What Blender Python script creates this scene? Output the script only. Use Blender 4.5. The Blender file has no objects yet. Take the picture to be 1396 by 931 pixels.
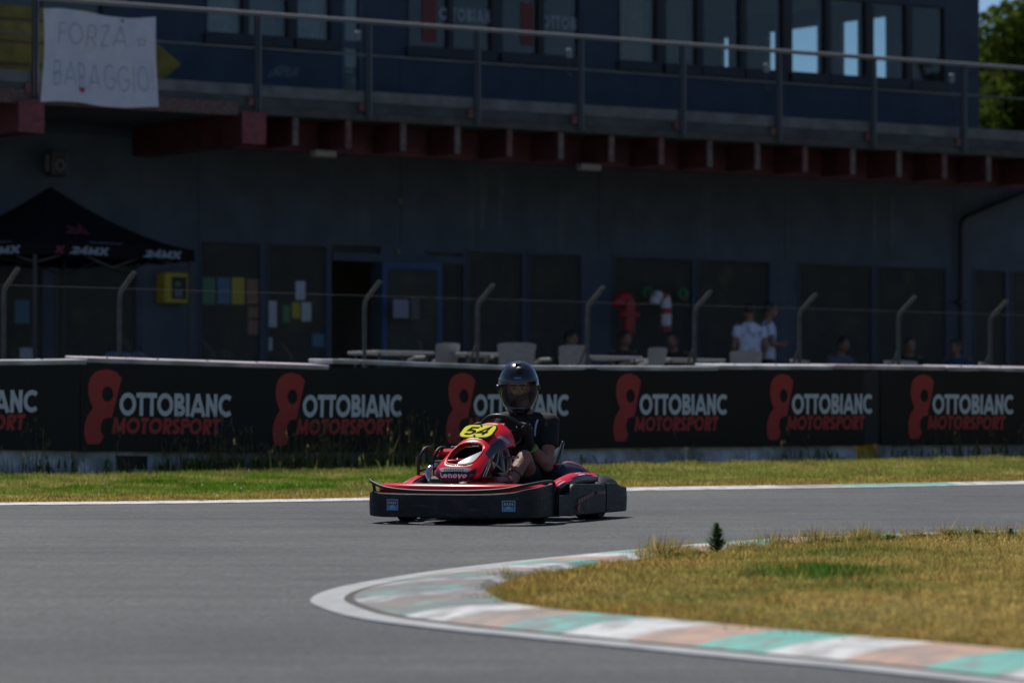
import bpy, bmesh, math, random
import numpy as np
from mathutils import Vector, Matrix, Quaternion
from mathutils.geometry import tessellate_polygon

# ------------------------------------------------------------------ camera, sky, sun, exposure
SC = bpy.context.scene
COL = SC.collection
F = 6090.0                 # focal length in pixels of the 1396 px wide frame
CZ = 1.27                  # camera height
PITCH = math.atan((665 - 465.5) / F)
cam_d = bpy.data.cameras.new('camera')
cam_d.sensor_width = 36.0
cam_d.lens = 36.0 * F / 1396
cam_d.clip_start = 0.5
cam_d.clip_end = 6000
cam_d.dof.use_dof = True
cam_d.dof.focus_distance = 32.9
cam_d.dof.aperture_fstop = 2.6
cam_d.dof.aperture_blades = 9
cam = bpy.data.objects.new('camera', cam_d)
COL.objects.link(cam)
cam.location = (0, 0, CZ)
cam.rotation_euler = (math.radians(90) + PITCH, 0, 0)
SC.camera = cam

SUN_EL = math.radians(60)
SUN_TO = Vector((-0.42, 0.91, 0)).normalized()
SUN_TO = Vector((SUN_TO.x * math.cos(SUN_EL), SUN_TO.y * math.cos(SUN_EL), math.sin(SUN_EL)))
w = bpy.data.worlds.new('World'); SC.world = w; w.use_nodes = True
wn = w.node_tree.nodes; wl = w.node_tree.links
sky = wn.new('ShaderNodeTexSky'); sky.sky_type = 'NISHITA'; sky.sun_disc = False
sky.sun_elevation = SUN_EL
sky.sun_rotation = math.atan2(SUN_TO.x, SUN_TO.y)
sky.altitude = 4000; sky.air_density = 1.0; sky.dust_density = 0.0; sky.ozone_density = 2.5
wn['Background'].inputs['Strength'].default_value = 0.085
wl.new(sky.outputs[0], wn['Background'].inputs['Color'])
sun_d = bpy.data.lights.new('sun', 'SUN'); sun_d.energy = 4.2; sun_d.angle = math.radians(0.53)
sun_d.color = (1.0, 0.955, 0.88)
sun = bpy.data.objects.new('sun', sun_d); COL.objects.link(sun)
sun.rotation_euler = (-SUN_TO).to_track_quat('-Z', 'Y').to_euler()
sun.location = (0, 40, 40)
SC.view_settings.view_transform = 'Standard'
SC.view_settings.look = 'None'
SC.view_settings.gamma = 1.0
SC.view_settings.use_curve_mapping = False
SC.view_settings.exposure = 0.0
SC.render.engine = 'CYCLES'
SC.cycles.use_denoising = True
SC.cycles.max_bounces = 8
SC.cycles.transparent_max_bounces = 16
SC.cycles.caustics_reflective = False
SC.cycles.caustics_refractive = False

# ------------------------------------------------------------------ geometry of the place
G = (665 - 480) / F * 1.0          # the ground rises away from the camera
BETA = math.radians(35)            # the clubhouse and the barrier run at this angle to the picture plane
A2 = Vector((math.cos(BETA), math.sin(BETA), 0))
N2 = Vector((math.sin(BETA), -math.cos(BETA), 0))
BO = Vector((0, 67.6, 0))
PAD = CZ + 1.0                     # level of the paddock
def gz(y): return G * y
def ray(px, py):
    x = (px - 698) / F; v = -(py - 465.5) / F
    c, s = math.cos(PITCH), math.sin(PITCH)
    return Vector((x, c - v * s, s + v * c))
def GP(px, py):
    d = ray(px, py); t = CZ / (G * d.y - d.z)
    return Vector((0, 0, CZ)) + d * t
def WP(px, py, off=0.0):
    """pixel -> (along, height) on the vertical plane `off` metres in front of the clubhouse wall"""
    d = ray(px, py)
    t = (N2.dot(BO) + off) / N2.dot(d)
    p = Vector((0, 0, CZ)) + d * t
    return A2.dot(p - BO), p.z
def WX(u, off, z=0.0):
    p = BO + A2 * u + N2 * off
    return Vector((p.x, p.y, z))

rnd = random.Random(7)
nr = np.random.default_rng(11)

# ------------------------------------------------------------------ materials
MATS = {}
def mat(name, col, rough=0.6, metal=0.0, spec=0.5, var=0.0, vscale=8.0, bump=0.0, bscale=60.0, coat=0.0, col2=None, detail=4.0, vmin=.35, vmax=.65):
    if name in MATS: return MATS[name]
    m = bpy.data.materials.new(name); m.use_nodes = True
    nt = m.node_tree; b = nt.nodes['Principled BSDF']
    b.inputs['Roughness'].default_value = rough
    b.inputs['Metallic'].default_value = metal
    b.inputs['Specular IOR Level'].default_value = spec
    b.inputs['Coat Weight'].default_value = coat
    b.inputs['Coat Roughness'].default_value = 0.06
    c = (*col, 1)
    b.inputs['Base Color'].default_value = c
    tc = nt.nodes.new('ShaderNodeTexCoord')
    if var > 0 or col2:
        n = nt.nodes.new('ShaderNodeTexNoise'); n.inputs['Scale'].default_value = vscale; n.inputs['Detail'].default_value = detail
        nt.links.new(tc.outputs['Object'], n.inputs['Vector'])
        r = nt.nodes.new('ShaderNodeMapRange'); r.inputs[1].default_value = vmin; r.inputs[2].default_value = vmax
        nt.links.new(n.outputs['Fac'], r.inputs[0])
        mx = nt.nodes.new('ShaderNodeMix'); mx.data_type = 'RGBA'
        c2 = col2 or tuple(x * (1 - var) for x in col)
        c1 = col if col2 else tuple(min(1, x * (1 + var * .5)) for x in col)
        mx.inputs[6].default_value = (*c1, 1); mx.inputs[7].default_value = (*c2, 1)
        nt.links.new(r.outputs[0], mx.inputs[0]); nt.links.new(mx.outputs[2], b.inputs['Base Color'])
    if bump > 0:
        n = nt.nodes.new('ShaderNodeTexNoise'); n.inputs['Scale'].default_value = bscale; n.inputs['Detail'].default_value = 5
        nt.links.new(tc.outputs['Object'], n.inputs['Vector'])
        bp = nt.nodes.new('ShaderNodeBump'); bp.inputs['Strength'].default_value = bump; bp.inputs['Distance'].default_value = 0.01
        nt.links.new(n.outputs['Fac'], bp.inputs['Height']); nt.links.new(bp.outputs[0], b.inputs['Normal'])
    MATS[name] = m
    return m

def glass_mat(name, tint, ior=1.5, rough=0.0, refl=1.0, dust_haze=0.0):
    if name in MATS: return MATS[name]
    m = bpy.data.materials.new(name); m.use_nodes = True
    nt = m.node_tree; nt.nodes.remove(nt.nodes['Principled BSDF'])
    out = nt.nodes['Material Output']
    t = nt.nodes.new('ShaderNodeBsdfTransparent'); t.inputs[0].default_value = (*tint, 1)
    g = nt.nodes.new('ShaderNodeBsdfGlossy'); g.inputs['Roughness'].default_value = rough
    g.inputs['Color'].default_value = (refl, refl, refl, 1)
    f = nt.nodes.new('ShaderNodeFresnel'); f.inputs[0].default_value = ior
    ge = nt.nodes.new('ShaderNodeNewGeometry'); mr = nt.nodes.new('ShaderNodeMapRange')      # thin pane: same reflectance from either side
    mr.inputs[3].default_value = ior; mr.inputs[4].default_value = 1 / ior
    nt.links.new(ge.outputs['Backfacing'], mr.inputs[0]); nt.links.new(mr.outputs[0], f.inputs[0])
    mx = nt.nodes.new('ShaderNodeMixShader')
    if dust_haze:  # pale diffuse film lifts dark panes, standing in for haze
        df = nt.nodes.new('ShaderNodeBsdfDiffuse'); df.inputs[0].default_value = (.5, .5, .47, 1); m0 = nt.nodes.new('ShaderNodeMixShader'); m0.inputs[0].default_value = dust_haze
        nt.links.new(t.outputs[0], m0.inputs[1]); nt.links.new(df.outputs[0], m0.inputs[2]); t = m0
    nt.links.new(f.outputs[0], mx.inputs[0]); nt.links.new(t.outputs[0], mx.inputs[1]); nt.links.new(g.outputs[0], mx.inputs[2])
    nt.links.new(mx.outputs[0], out.inputs[0])
    MATS[name] = m
    return m

def leaf_mat(name, attr=True, col=(.06, .09, .02), trans=.45):
    if name in MATS: return MATS[name]
    m = bpy.data.materials.new(name); m.use_nodes = True
    nt = m.node_tree; nt.nodes.remove(nt.nodes['Principled BSDF']); out = nt.nodes['Material Output']
    d = nt.nodes.new('ShaderNodeBsdfDiffuse'); t = nt.nodes.new('ShaderNodeBsdfTranslucent')
    mx = nt.nodes.new('ShaderNodeMixShader'); mx.inputs[0].default_value = trans
    if attr:
        a = nt.nodes.new('ShaderNodeAttribute'); a.attribute_name = 'Col'
        nt.links.new(a.outputs['Color'], d.inputs[0]); nt.links.new(a.outputs['Color'], t.inputs[0])
    else:
        d.inputs[0].default_value = (*col, 1); t.inputs[0].default_value = (*col, 1)
    nt.links.new(d.outputs[0], mx.inputs[1]); nt.links.new(t.outputs[0], mx.inputs[2]); nt.links.new(mx.outputs[0], out.inputs[0])
    MATS[name] = m
    return m

# ------------------------------------------------------------------ mesh helpers
def frame_of(d):
    d = Vector(d).normalized()
    up = Vector((0, 0, 1)) if abs(d.z) < .95 else Vector((1, 0, 0))
    s = d.cross(up).normalized()
    return s, s.cross(d).normalized()

class MB:
    def __init__(self): self.v = []; self.f = []
    def add(self, vs, fs):
        o = len(self.v); self.v.extend([tuple(p) for p in vs]); self.f.extend([tuple(i + o for i in f) for f in fs]); return self
    def box(self, c, s, rot=None, bevel=0.0):
        x, y, z = s[0] / 2, s[1] / 2, s[2] / 2
        if bevel > 0:
            b = min(bevel, x * .9, y * .9, z * .9)
            vs = []
            for sz in (-1, 1):
                for (ex, ey) in ((x, y - b), (x - b, y), (-x + b, y), (-x, y - b), (-x, -y + b), (-x + b, -y), (x - b, -y), (x, -y + b)):
                    vs.append((ex, ey, sz * (z - b)))
            for sz in (-1, 1):
                for (ex, ey) in ((x - b, y - b), (-x + b, y - b), (-x + b, -y + b), (x - b, -y + b)):
                    vs.append((ex, ey, sz * z))
            fs = [tuple((i, (i + 1) % 8, 8 + (i + 1) % 8, 8 + i)) for i in range(8)]
            # top cap (20..23), bottom cap (16..19)
            T, B = 20, 16
            fs += [(T, T + 1, T + 2, T + 3), (B + 3, B + 2, B + 1, B)]
            prs = ((0, 1, 0), (2, 3, 1), (4, 5, 2), (6, 7, 3))
            for a, c2, k in prs:
                fs += [(8 + a, 8 + c2, T + k), (c2, a, B + k)]
            for a, c2, k, k2 in ((1, 2, 0, 1), (3, 4, 1, 2), (5, 6, 2, 3), (7, 0, 3, 0)):
                fs += [(8 + a, 8 + c2, T + k2, T + k), (c2, a, B + k, B + k2)]
        else:
            vs = [(-x, -y, -z), (x, -y, -z), (x, y, -z), (-x, y, -z), (-x, -y, z), (x, -y, z), (x, y, z), (-x, y, z)]
            fs = [(3, 2, 1, 0), (4, 5, 6, 7), (0, 1, 5, 4), (1, 2, 6, 5), (2, 3, 7, 6), (3, 0, 4, 7)]
        c = Vector(c)
        out = []
        for p in vs:
            p = Vector(p)
            if rot is not None: p = rot @ p
            out.append(p + c)
        return self.add(out, fs)
    def bb(self, x0, x1, y0, y1, z0, z1, bevel=0.0):
        return self.box(((x0 + x1) / 2, (y0 + y1) / 2, (z0 + z1) / 2), (abs(x1 - x0), abs(y1 - y0), abs(z1 - z0)), None, bevel)
    def rings(self, rings, closed_ring=True, cap=True, loop=False):
        n = len(rings[0]); o = len(self.v); m = len(rings)
        for r in rings: self.v.extend([tuple(p) for p in r])
        rng = m if loop else m - 1
        for i in range(rng):
            j = (i + 1) % m
            for k in range(n if closed_ring else n - 1):
                k2 = (k + 1) % n
                self.f.append((o + i * n + k, o + i * n + k2, o + j * n + k2, o + j * n + k))
        if cap and closed_ring and not loop:
            self.f.append(tuple(o + k for k in reversed(range(n))))
            self.f.append(tuple(o + (m - 1) * n + k for k in range(n)))
        return self
    def tube(self, pts, r, n=8, loop=False, dome=False):
        pts = [Vector(p) for p in pts]; m = len(pts)
        rr = list(r) if hasattr(r, '__len__') else [r] * m
        if dome:
            d0 = (pts[0] - pts[1]).normalized(); d1 = (pts[-1] - pts[-2]).normalized()
            a = [(pts[0] + d0 * rr[0] * math.sin(t), rr[0] * max(.04, math.cos(t))) for t in (1.5, 1.1, .7, .35)]
            b = [(pts[-1] + d1 * rr[-1] * math.sin(t), rr[-1] * max(.04, math.cos(t))) for t in (.35, .7, 1.1, 1.5)]
            pts = [p for p, _ in a] + pts + [p for p, _ in b]; rr = [q for _, q in a] + rr + [q for _, q in b]; m = len(pts)
        s = None; rings = []
        for i in range(m):
            if loop: t = pts[(i + 1) % m] - pts[i - 1]
            else: t = pts[min(i + 1, m - 1)] - pts[max(i - 1, 0)]
            t.normalize()
            if s is None: s, u = frame_of(t)
            else:
                s = (s - t * s.dot(t)).normalized()
            u = s.cross(t)
            rings.append([pts[i] + (s * math.cos(2 * math.pi * k / n) + u * math.sin(2 * math.pi * k / n)) * rr[i] for k in range(n)])
        return self.rings(rings, True, True, loop)
    def lathe(self, prof, n=20, mtx=None):
        """profile of (radius, height) about the z axis"""
        rings = []
        for (r, h) in prof:
            ring = [Vector((r * math.cos(2 * math.pi * k / n), r * math.sin(2 * math.pi * k / n), h)) for k in range(n)]
            if mtx is not None: ring = [mtx @ p for p in ring]
            rings.append(ring)
        return self.rings(rings)
    def prism(self, poly, z0, z1, mp=None, holes=()):
        """polygon (x, y) extruded between z0 and z1; mp maps (x, y, z)"""
        loops = [list(poly)] + [list(h) for h in holes]
        flat = [p for l in loops for p in l]
        tri = tessellate_polygon([[Vector((p[0], p[1], 0)) for p in l] for l in loops])
        n = len(flat)
        mp = mp or (lambda x, y, z: (x, y, z))
        vs = [mp(p[0], p[1], z1) for p in flat] + [mp(p[0], p[1], z0) for p in flat]
        fs = [tuple(t) for t in tri] + [tuple(i + n for i in reversed(t)) for t in tri]
        o = 0
        for l in loops:
            k = len(l)
            for i in range(k):
                j = (i + 1) % k
                fs.append((o + i, o + j, n + o + j, n + o + i))
            o += k
        return self.add(vs, fs)
    def xf(self, m):
        self.v = [tuple(m @ Vector(p)) for p in self.v]; return self
    def build(self, name, material, parent=None, smooth=None, normals=True):
        me = bpy.data.meshes.new(name)
        me.from_pydata(self.v, [], self.f)
        if normals and len(self.f) < 60000:
            bm = bmesh.new(); bm.from_mesh(me)
            bmesh.ops.recalc_face_normals(bm, faces=bm.faces); bm.to_mesh(me); bm.free()
        me.materials.append(material)
        o = bpy.data.objects.new(name, me); COL.objects.link(o)
        if parent: o.parent = parent
        if smooth is not None: smooth_by_angle(me, smooth)
        return o

def smooth_by_angle(me, ang):
    me.polygons.foreach_set('use_smooth', np.ones(len(me.polygons), dtype=bool))
    bm = bmesh.new(); bm.from_mesh(me); lim = math.radians(ang)
    for e in bm.edges:
        if len(e.link_faces) == 2:
            e.smooth = e.calc_face_angle(0) < lim
    bm.to_mesh(me); bm.free()

def tag(o, label=None, cat=None, group=None, kind=None):
    if label: o['label'] = label
    if cat: o['category'] = cat
    if group: o['group'] = group
    if kind: o['kind'] = kind
    return o
def empty(name, loc=(0, 0, 0), rz=0.0, parent=None):
    o = bpy.data.objects.new(name, None); COL.objects.link(o)
    o.location = loc; o.rotation_euler = (0, 0, rz); o.empty_display_size = .1
    if parent: o.parent = parent
    return o
def copy_tree(o, parent=None):
    c = o.copy(); COL.objects.link(c); c.parent = parent
    for ch in list(o.children): copy_tree(ch, c)
    return c
def npmesh(name, verts, tris, cols, material, parent=None):
    me = bpy.data.meshes.new(name)
    verts = np.asarray(verts, dtype=np.float32); tris = np.asarray(tris, dtype=np.int32)
    me.vertices.add(len(verts)); me.vertices.foreach_set('co', verts.ravel())
    k = tris.shape[1]
    me.loops.add(tris.size); me.loops.foreach_set('vertex_index', tris.ravel())
    me.polygons.add(len(tris)); me.polygons.foreach_set('loop_start', np.arange(0, tris.size, k, dtype=np.int32))
    me.polygons.foreach_set('loop_total', np.full(len(tris), k, dtype=np.int32))
    if cols is not None:
        ca = me.color_attributes.new('Col', 'FLOAT_COLOR', 'POINT')
        c4 = np.ones((len(verts), 4), dtype=np.float32); c4[:, :3] = cols
        ca.data.foreach_set('color', c4.ravel())
    me.update(calc_edges=True); me.validate()
    me.materials.append(material)
    o = bpy.data.objects.new(name, me); COL.objects.link(o)
    if parent: o.parent = parent
    return o
def vnoise(x, y, sc, seed=0):
    """smooth value noise in 0..1"""
    r = np.random.default_rng(seed); T = r.random((64, 64))
    x = np.asarray(x) * sc + 17.3; y = np.asarray(y) * sc + 5.1
    xi = np.floor(x).astype(int); yi = np.floor(y).astype(int); fx = x - xi; fy = y - yi
    fx = fx * fx * (3 - 2 * fx); fy = fy * fy * (3 - 2 * fy)
    g = lambda a, b: T[a % 64, b % 64]
    return (g(xi, yi) * (1 - fx) + g(xi + 1, yi) * fx) * (1 - fy) + (g(xi, yi + 1) * (1 - fx) + g(xi + 1, yi + 1) * fx) * fy
def inside(poly, x, y):
    poly = np.asarray(poly); c = np.zeros(len(x), dtype=bool); n = len(poly); j = n - 1
    for i in range(n):
        xi, yi = poly[i]; xj, yj = poly[j]
        k = ((yi > y) != (yj > y)) & (x < (xj - xi) * (y - yi) / (yj - yi + 1e-12) + xi)
        c ^= k; j = i
    return c
def resample(pts, step):
    pts = [Vector(p) for p in pts]; out = [pts[0].copy()]; acc = 0
    for a, b in zip(pts[:-1], pts[1:]):
        L = (b - a).length; t = step - acc
        while t <= L:
            out.append(a.lerp(b, t / L)); t += step
        acc = L - (t - step)
    return out
def spline(pts, sub=8):
    P = [Vector(p) for p in pts]; out = []
    for i in range(len(P) - 1):
        p0 = P[max(i - 1, 0)]; p1 = P[i]; p2 = P[i + 1]; p3 = P[min(i + 2, len(P) - 1)]
        for k in range(sub):
            t = k / sub
            out.append(.5 * ((2 * p1) + (p2 - p0) * t + (2 * p0 - 5 * p1 + 4 * p2 - p3) * t * t + (3 * p1 - p0 - 3 * p2 + p3) * t ** 3))
    out.append(P[-1]); return out

# ------------------------------------------------------------------ a bold geometric stroke alphabet
def arc(cx, cy, rx, ry, a0, a1, n=12):
    return [(cx + rx * math.cos(math.radians(a0 + (a1 - a0) * k / n)), cy + ry * math.sin(math.radians(a0 + (a1 - a0) * k / n))) for k in range(n + 1)]
def glyphs(t):
    h = t / 2; L = h; T = 1 - h; m = .5
    g = {}
    g['O'] = (1.0, [('c', arc(.5, .5, .5 - h, .5 - h, 0, 360, 24)[:-1])])
    g['C'] = (.9, [('o', arc(.5, .5, .5 - h, .5 - h, 48, 312, 18))])
    g['T'] = (.62, [('o', [(0, T), (.62, T)]), ('o', [(.31, 0), (.31, T)])])
    g['I'] = (.12 + t, [('o', [(.06 + h, 0), (.06 + h, 1)])])
    g['B'] = (.72, [('o', [(.06 + h, 0), (.06 + h, 1)]), ('o', [(.1, T), (.36, T)] + arc(.4, .73, .17, .27 - h, 90, -90, 8) + [(.1, .5)]),
                    ('o', [(.1, .47), (.4, .47)] + arc(.42, .27, .22, .27 - h, 90, -90, 8) + [(.1, h)])])
    g['A'] = (.9, [('o', [(h * .6, 0), (.45, 1 - h * .2)]), ('o', [(.9 - h * .6, 0), (.45, 1 - h * .2)]), ('o', [(.2, .28), (.7, .28)])])
    g['N'] = (.8, [('o', [(.05 + h, 0), (.05 + h, 1)]), ('o', [(.75 - h, 0), (.75 - h, 1)]), ('o', [(.05 + h, T), (.75 - h, h)])])
    g['M'] = (1.0, [('o', [(h, 0), (.17 + h * .2, 1)]), ('o', [(1 - h, 0), (.83 - h * .2, 1)]), ('o', [(.19, T), (.5, .12)]), ('o', [(.81, T), (.5, .12)])])
    g['R'] = (.7, [('o', [(.05 + h, 0), (.05 + h, 1)]), ('o', [(.1, T), (.36, T)] + arc(.4, .7, .2, .3 - h, 90, -90, 8) + [(.1, .4 + h)]), ('o', [(.34, .42), (.6, 0)])])
    g['P'] = (.66, [('o', [(.05 + h, 0), (.05 + h, 1)]), ('o', [(.1, T), (.36, T)] + arc(.4, .7, .2, .3 - h, 90, -90, 8) + [(.1, .4 + h)])])
    g['S'] = (.62, [('o', arc(.31, .73, .2, .27 - h, 20, 250, 10) + arc(.31, .27, .22, .27 - h, 80, -160, 10))])
    g['L'] = (.55, [('o', [(.05 + h, 1), (.05 + h, h)]), ('o', [(.05, h), (.55, h)])])
    g['F'] = (.55, [('o', [(.05 + h, 0), (.05 + h, 1)]), ('o', [(.05, T), (.55, T)]), ('o', [(.05, .52), (.48, .52)])])
    g['Z'] = (.65, [('o', [(0, T), (.6, T), (.05, h), (.65, h)])])
    g['G'] = (.9, [('o', arc(.5, .5, .45 - h, .5 - h, 50, 340, 18) + [(.88, .45), (.55, .45)])])
    g['X'] = (.8, [('o', [(.05, 0), (.75, 1)]), ('o', [(.75, 0), (.05, 1)])])
    g['!'] = (.3, [('o', [(.15, .32), (.15, 1)]), ('o', [(.15, 0), (.15, .14)])])
    g['2'] = (.68, [('o', arc(.34, .7, .26, .3 - h, 170, -30, 10) + [(.06, h), (.66, h)])])
    g['4'] = (.72, [('o', [(.54, 0), (.54, 1), (.06, .3), (.72, .3)])])
    g['5'] = (.68, [('o', [(.62, T), (.14, T), (.1, .55)] + arc(.32, .33, .28, .33 - h, 110, -140, 12))])
    xh = .68
    g['e'] = (.68, [('o', [(.08, .34)] + [(.58, .34)] + arc(.34, .34, .27, .34 - h, 10, 320, 14))])
    g['n'] = (.66, [('o', [(.05 + h, 0), (.05 + h, xh)]), ('o', [(.05 + h, .4)] + arc(.34, .4, .22, .28 - h, 150, 0, 8) + [(.56, 0)])])
    g['o'] = (.7, [('c', arc(.35, .34, .33 - h, .34 - h, 0, 360, 16)[:-1])])
    g['v'] = (.62, [('o', [(.06, xh), (.31, h * .4), (.56, xh)])])
    g[' '] = (.4, [])
    return g
def stroke_quads(path, t, closed):
    n = len(path); P = [Vector((p[0], p[1])) for p in path]; Lf = []; Rt = []
    for i in range(n):
        if closed: a = P[i] - P[i - 1]; b = P[(i + 1) % n] - P[i]
        else:
            a = P[i] - P[i - 1] if i else P[1] - P[0]
            b = P[i + 1] - P[i] if i < n - 1 else a
        if a.length < 1e-6: a = b
        if b.length < 1e-6: b = a
        a = a.normalized(); b = b.normalized()
        na = Vector((-a.y, a.x)); nb = Vector((-b.y, b.x)); m = na + nb
        m = na if m.length < .3 else m.normalized()
        k = min(2.2, 1 / max(.3, m.dot(na)))
        Lf.append(P[i] + m * (t / 2 * k)); Rt.append(P[i] - m * (t / 2 * k))
    q = []
    for i in range(n if closed else n - 1):
        j = (i + 1) % n
        q.append((Lf[i], Rt[i], Rt[j], Lf[j]))
    return q
def text_quads(txt, height, width=None, t=.24, slant=0.0, gap=.06):
    """list of (letter, quads) laid out from x = 0, baseline 0"""
    g = glyphs(t); x = 0; out = []
    for ch in txt:
        wd, st = g[ch]; qs = []
        for kind, path in st:
            for q in stroke_quads(path, t, kind == 'c'):
                qs.append([(p[0] + x, p[1]) for p in q])
        out.append((ch, qs)); x += wd + gap
    x -= gap
    sx = (width / x) if width else height
    return [(ch, [[(px * sx + slant * py * height, py * height) for px, py in q] for q in qs]) for ch, qs in out]
def letters(parent, lay, mp, material, name='letter', thick=None, per_letter=True):
    """lettering as flat print that follows mp(x, y) -> point (a hair proud of its surface)"""
    allq = MB()
    for ch, qs in lay:
        mb = MB() if per_letter else allq
        for k, q in enumerate(qs):
            mb.add([mp(x, y, k % 5) for x, y in q], [(0, 1, 2, 3)])
        if per_letter and mb.f: mb.build(name, material, parent, normals=False)
    if not per_letter and allq.f: return allq.build(name, material, parent, normals=False)
# ------------------------------------------------------------------ ground, track, paddock
def asphalt():
    m = bpy.data.materials.new('asphalt'); m.use_nodes = True
    nt = m.node_tree; b = nt.nodes['Principled BSDF']; L = nt.links
    b.inputs['Roughness'].default_value = .78; b.inputs['Specular IOR Level'].default_value = .35
    tc = nt.nodes.new('ShaderNodeTexCoord')
    def noise(sc, det, mp=None, rgh=.5):
        n = nt.nodes.new('ShaderNodeTexNoise'); n.inputs['Scale'].default_value = sc; n.inputs['Detail'].default_value = det; n.inputs['Roughness'].default_value = rgh
        if mp:
            q = nt.nodes.new('ShaderNodeMapping'); q.inputs['Scale'].default_value = mp[0]; q.inputs['Rotation'].default_value = (0, 0, mp[1])
            L.new(tc.outputs['Object'], q.inputs[0]); L.new(q.outputs[0], n.inputs['Vector'])
        else: L.new(tc.outputs['Object'], n.inputs['Vector'])
        return n.outputs['Fac']
    def ramp(src, a, ca, c, cb):
        r = nt.nodes.new('ShaderNodeValToRGB'); e = r.color_ramp.elements
        e[0].position = a; e[0].color = (*ca, 1); e[1].position = c; e[1].color = (*cb, 1)
        L.new(src, r.inputs[0]); return r.outputs[0]
    def mul(x, y, f=1.0):
        q = nt.nodes.new('ShaderNodeMix'); q.data_type = 'RGBA'; q.blend_type = 'MULTIPLY'; q.inputs[0].default_value = f
        L.new(x, q.inputs[6]); L.new(y, q.inputs[7]); return q.outputs[2]
    base = ramp(noise(34, 7, None, .78), .36, (.027, .030, .032), .64, (.136, .142, .146))
    big = ramp(noise(.42, 5), .3, (.70, .71, .74), .7, (1.14, 1.13, 1.10))
    streak = ramp(noise(1.0, 5, ((.12, 1.6, 1), math.radians(-24))), .35, (.84, .84, .86), .62, (1.06, 1.06, 1.05))
    speck = ramp(noise(180, 2), .60, (1, 1, 1), .74, (2.6, 2.6, 2.6))
    mott = ramp(noise(6, 6), .35, (.88, .89, .9), .65, (1.08, 1.08, 1.07))
    rub = ramp(noise(1.0, 3, ((.05, 2.6, 1), math.radians(-14))), .58, (1, 1, 1), .70, (.87, .87, .88))
    c = mul(mul(mul(mul(mul(base, big), streak), speck), mott), rub)
    L.new(c, b.inputs['Base Color'])
    bp = nt.nodes.new('ShaderNodeBump'); bp.inputs['Strength'].default_value = .55; bp.inputs['Distance'].default_value = .008
    L.new(noise(150, 4), bp.inputs['Height']); L.new(bp.outputs[0], b.inputs['Normal'])
    return m
M_ASPH = asphalt()
M_SOIL = mat('dry_soil', (.17, .14, .06), .9, spec=.15, col2=(.10, .11, .03), vscale=3.5, bump=.6, bscale=40)
M_PAD = mat('paddock_paving', (.16, .155, .15), .85, var=.3, vscale=1.5, bump=.2)
M_CONC = mat('weathered_concrete', (.62, .63, .63), .85, var=.5, vscale=4.0, bump=.4, bscale=30)
M_WLINE = mat('worn_white_paint', (.62, .62, .61), .7, col2=(.16, .16, .16), vscale=7, detail=8, vmin=.5, vmax=.75, bump=.2)

gm = MB()
ys = [-600, -40, 58, 200, 4000]; xs = [-3000, -60, 60, 3000]
gv = [(x, y, G * max(-40, min(58, y))) for y in ys for x in xs]
gf = [(j * 4 + i, j * 4 + i + 1, j * 4 + i + 5, j * 4 + i + 4) for j in range(4) for i in range(3)]
gm.add(gv, gf)
tag(gm.build('ground', M_SOIL), 'dry soil and verge carrying the track', kind='structure')

EDGE_PX = [(-330, 693), (-60, 691), (0, 690), (250, 687.5), (500, 683.5), (640, 679), (760, 674), (870, 669.5), (1130, 665.5), (1396, 660.5), (1500, 659), (1800, 655)]
EDGE = spline([GP(*p) for p in EDGE_PX], 6)
tm = MB()
o = 0
vs = []
for p in EDGE:
    vs.append((p.x, p.y, gz(p.y) + .006)); x0 = p.x * 1.5
    vs.append((x0, -25, gz(-25) + .006))
vs.insert(0, (-45, -25, gz(-25) + .006)); vs.insert(0, (-45, EDGE[0].y + 1, gz(EDGE[0].y + 1) + .006))
vs.append((45, EDGE[-1].y + 1.5, gz(EDGE[-1].y + 1.5) + .006)); vs.append((45, -25, gz(-25) + .006))
tm.add(vs, [(2 * i, 2 * i + 1, 2 * i + 3, 2 * i + 2) for i in range(len(vs) // 2 - 1)])
tag(tm.build('track', M_ASPH), 'grey asphalt kart track', kind='structure')

# paddock terrace, retained by the barrier
pm = MB()
c0 = [WX(-70, 15.0), WX(70, 15.0), WX(70, -140), WX(-70, -140)]
pm.add([(p.x, p.y, PAD) for p in c0] + [(p.x, p.y, .6) for p in c0], [(0, 1, 2, 3), (0, 4, 5, 1), (1, 5, 6, 2), (3, 7, 4, 0)])
tag(pm.build('paddock', M_PAD), 'paved paddock terrace behind the barrier', kind='structure')

# ------------------------------------------------------------------ far edge of the track: white line, then painted kerb
def strip(path, w0, w1, z0, z1):
    """thin raised strip beside a path (offsets to the left of travel)"""
    mb = MB(); ring = []
    for i, p in enumerate(path):
        t = (path[min(i + 1, len(path) - 1)] - path[max(i - 1, 0)]); t.z = 0; t.normalize(); n = Vector((-t.y, t.x, 0))
        a = p + n * w0; b = p + n * w1
        ring.append([(a.x, a.y, gz(a.y) - .02), (a.x, a.y, gz(a.y) + z0), (b.x, b.y, gz(b.y) + z1), (b.x, b.y, gz(b.y) - .02)])
    mb.rings(ring, True, True); return mb
ED = resample(EDGE, .25)
left = [p for p in ED if p.x < 0.2]
tag(strip(left, 0, .38, .012, .02).build('edge_line', M_WLINE), 'thin worn white line along the far track edge', kind='structure')
M_TEAL = mat('teal_kerb_paint', (.09, .39, .33), .6, col2=(.16, .18, .175), vscale=7, detail=9, vmin=.46, vmax=.72, bump=.25)
M_KWHITE = mat('white_kerb_paint', (.58, .58, .585), .6, col2=(.24, .24, .24), vscale=7, detail=9, vmin=.44, vmax=.70, bump=.25)
M_SALM = mat('salmon_kerb_paint', (.46, .28, .20), .7, col2=(.20, .18, .17), vscale=7, detail=9, vmin=.42, vmax=.72, bump=.25)
M_KGREY = mat('bare_kerb_concrete', (.40, .39, .38), .8, col2=(.20, .20, .20), vscale=8, detail=8, bump=.3)
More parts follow.
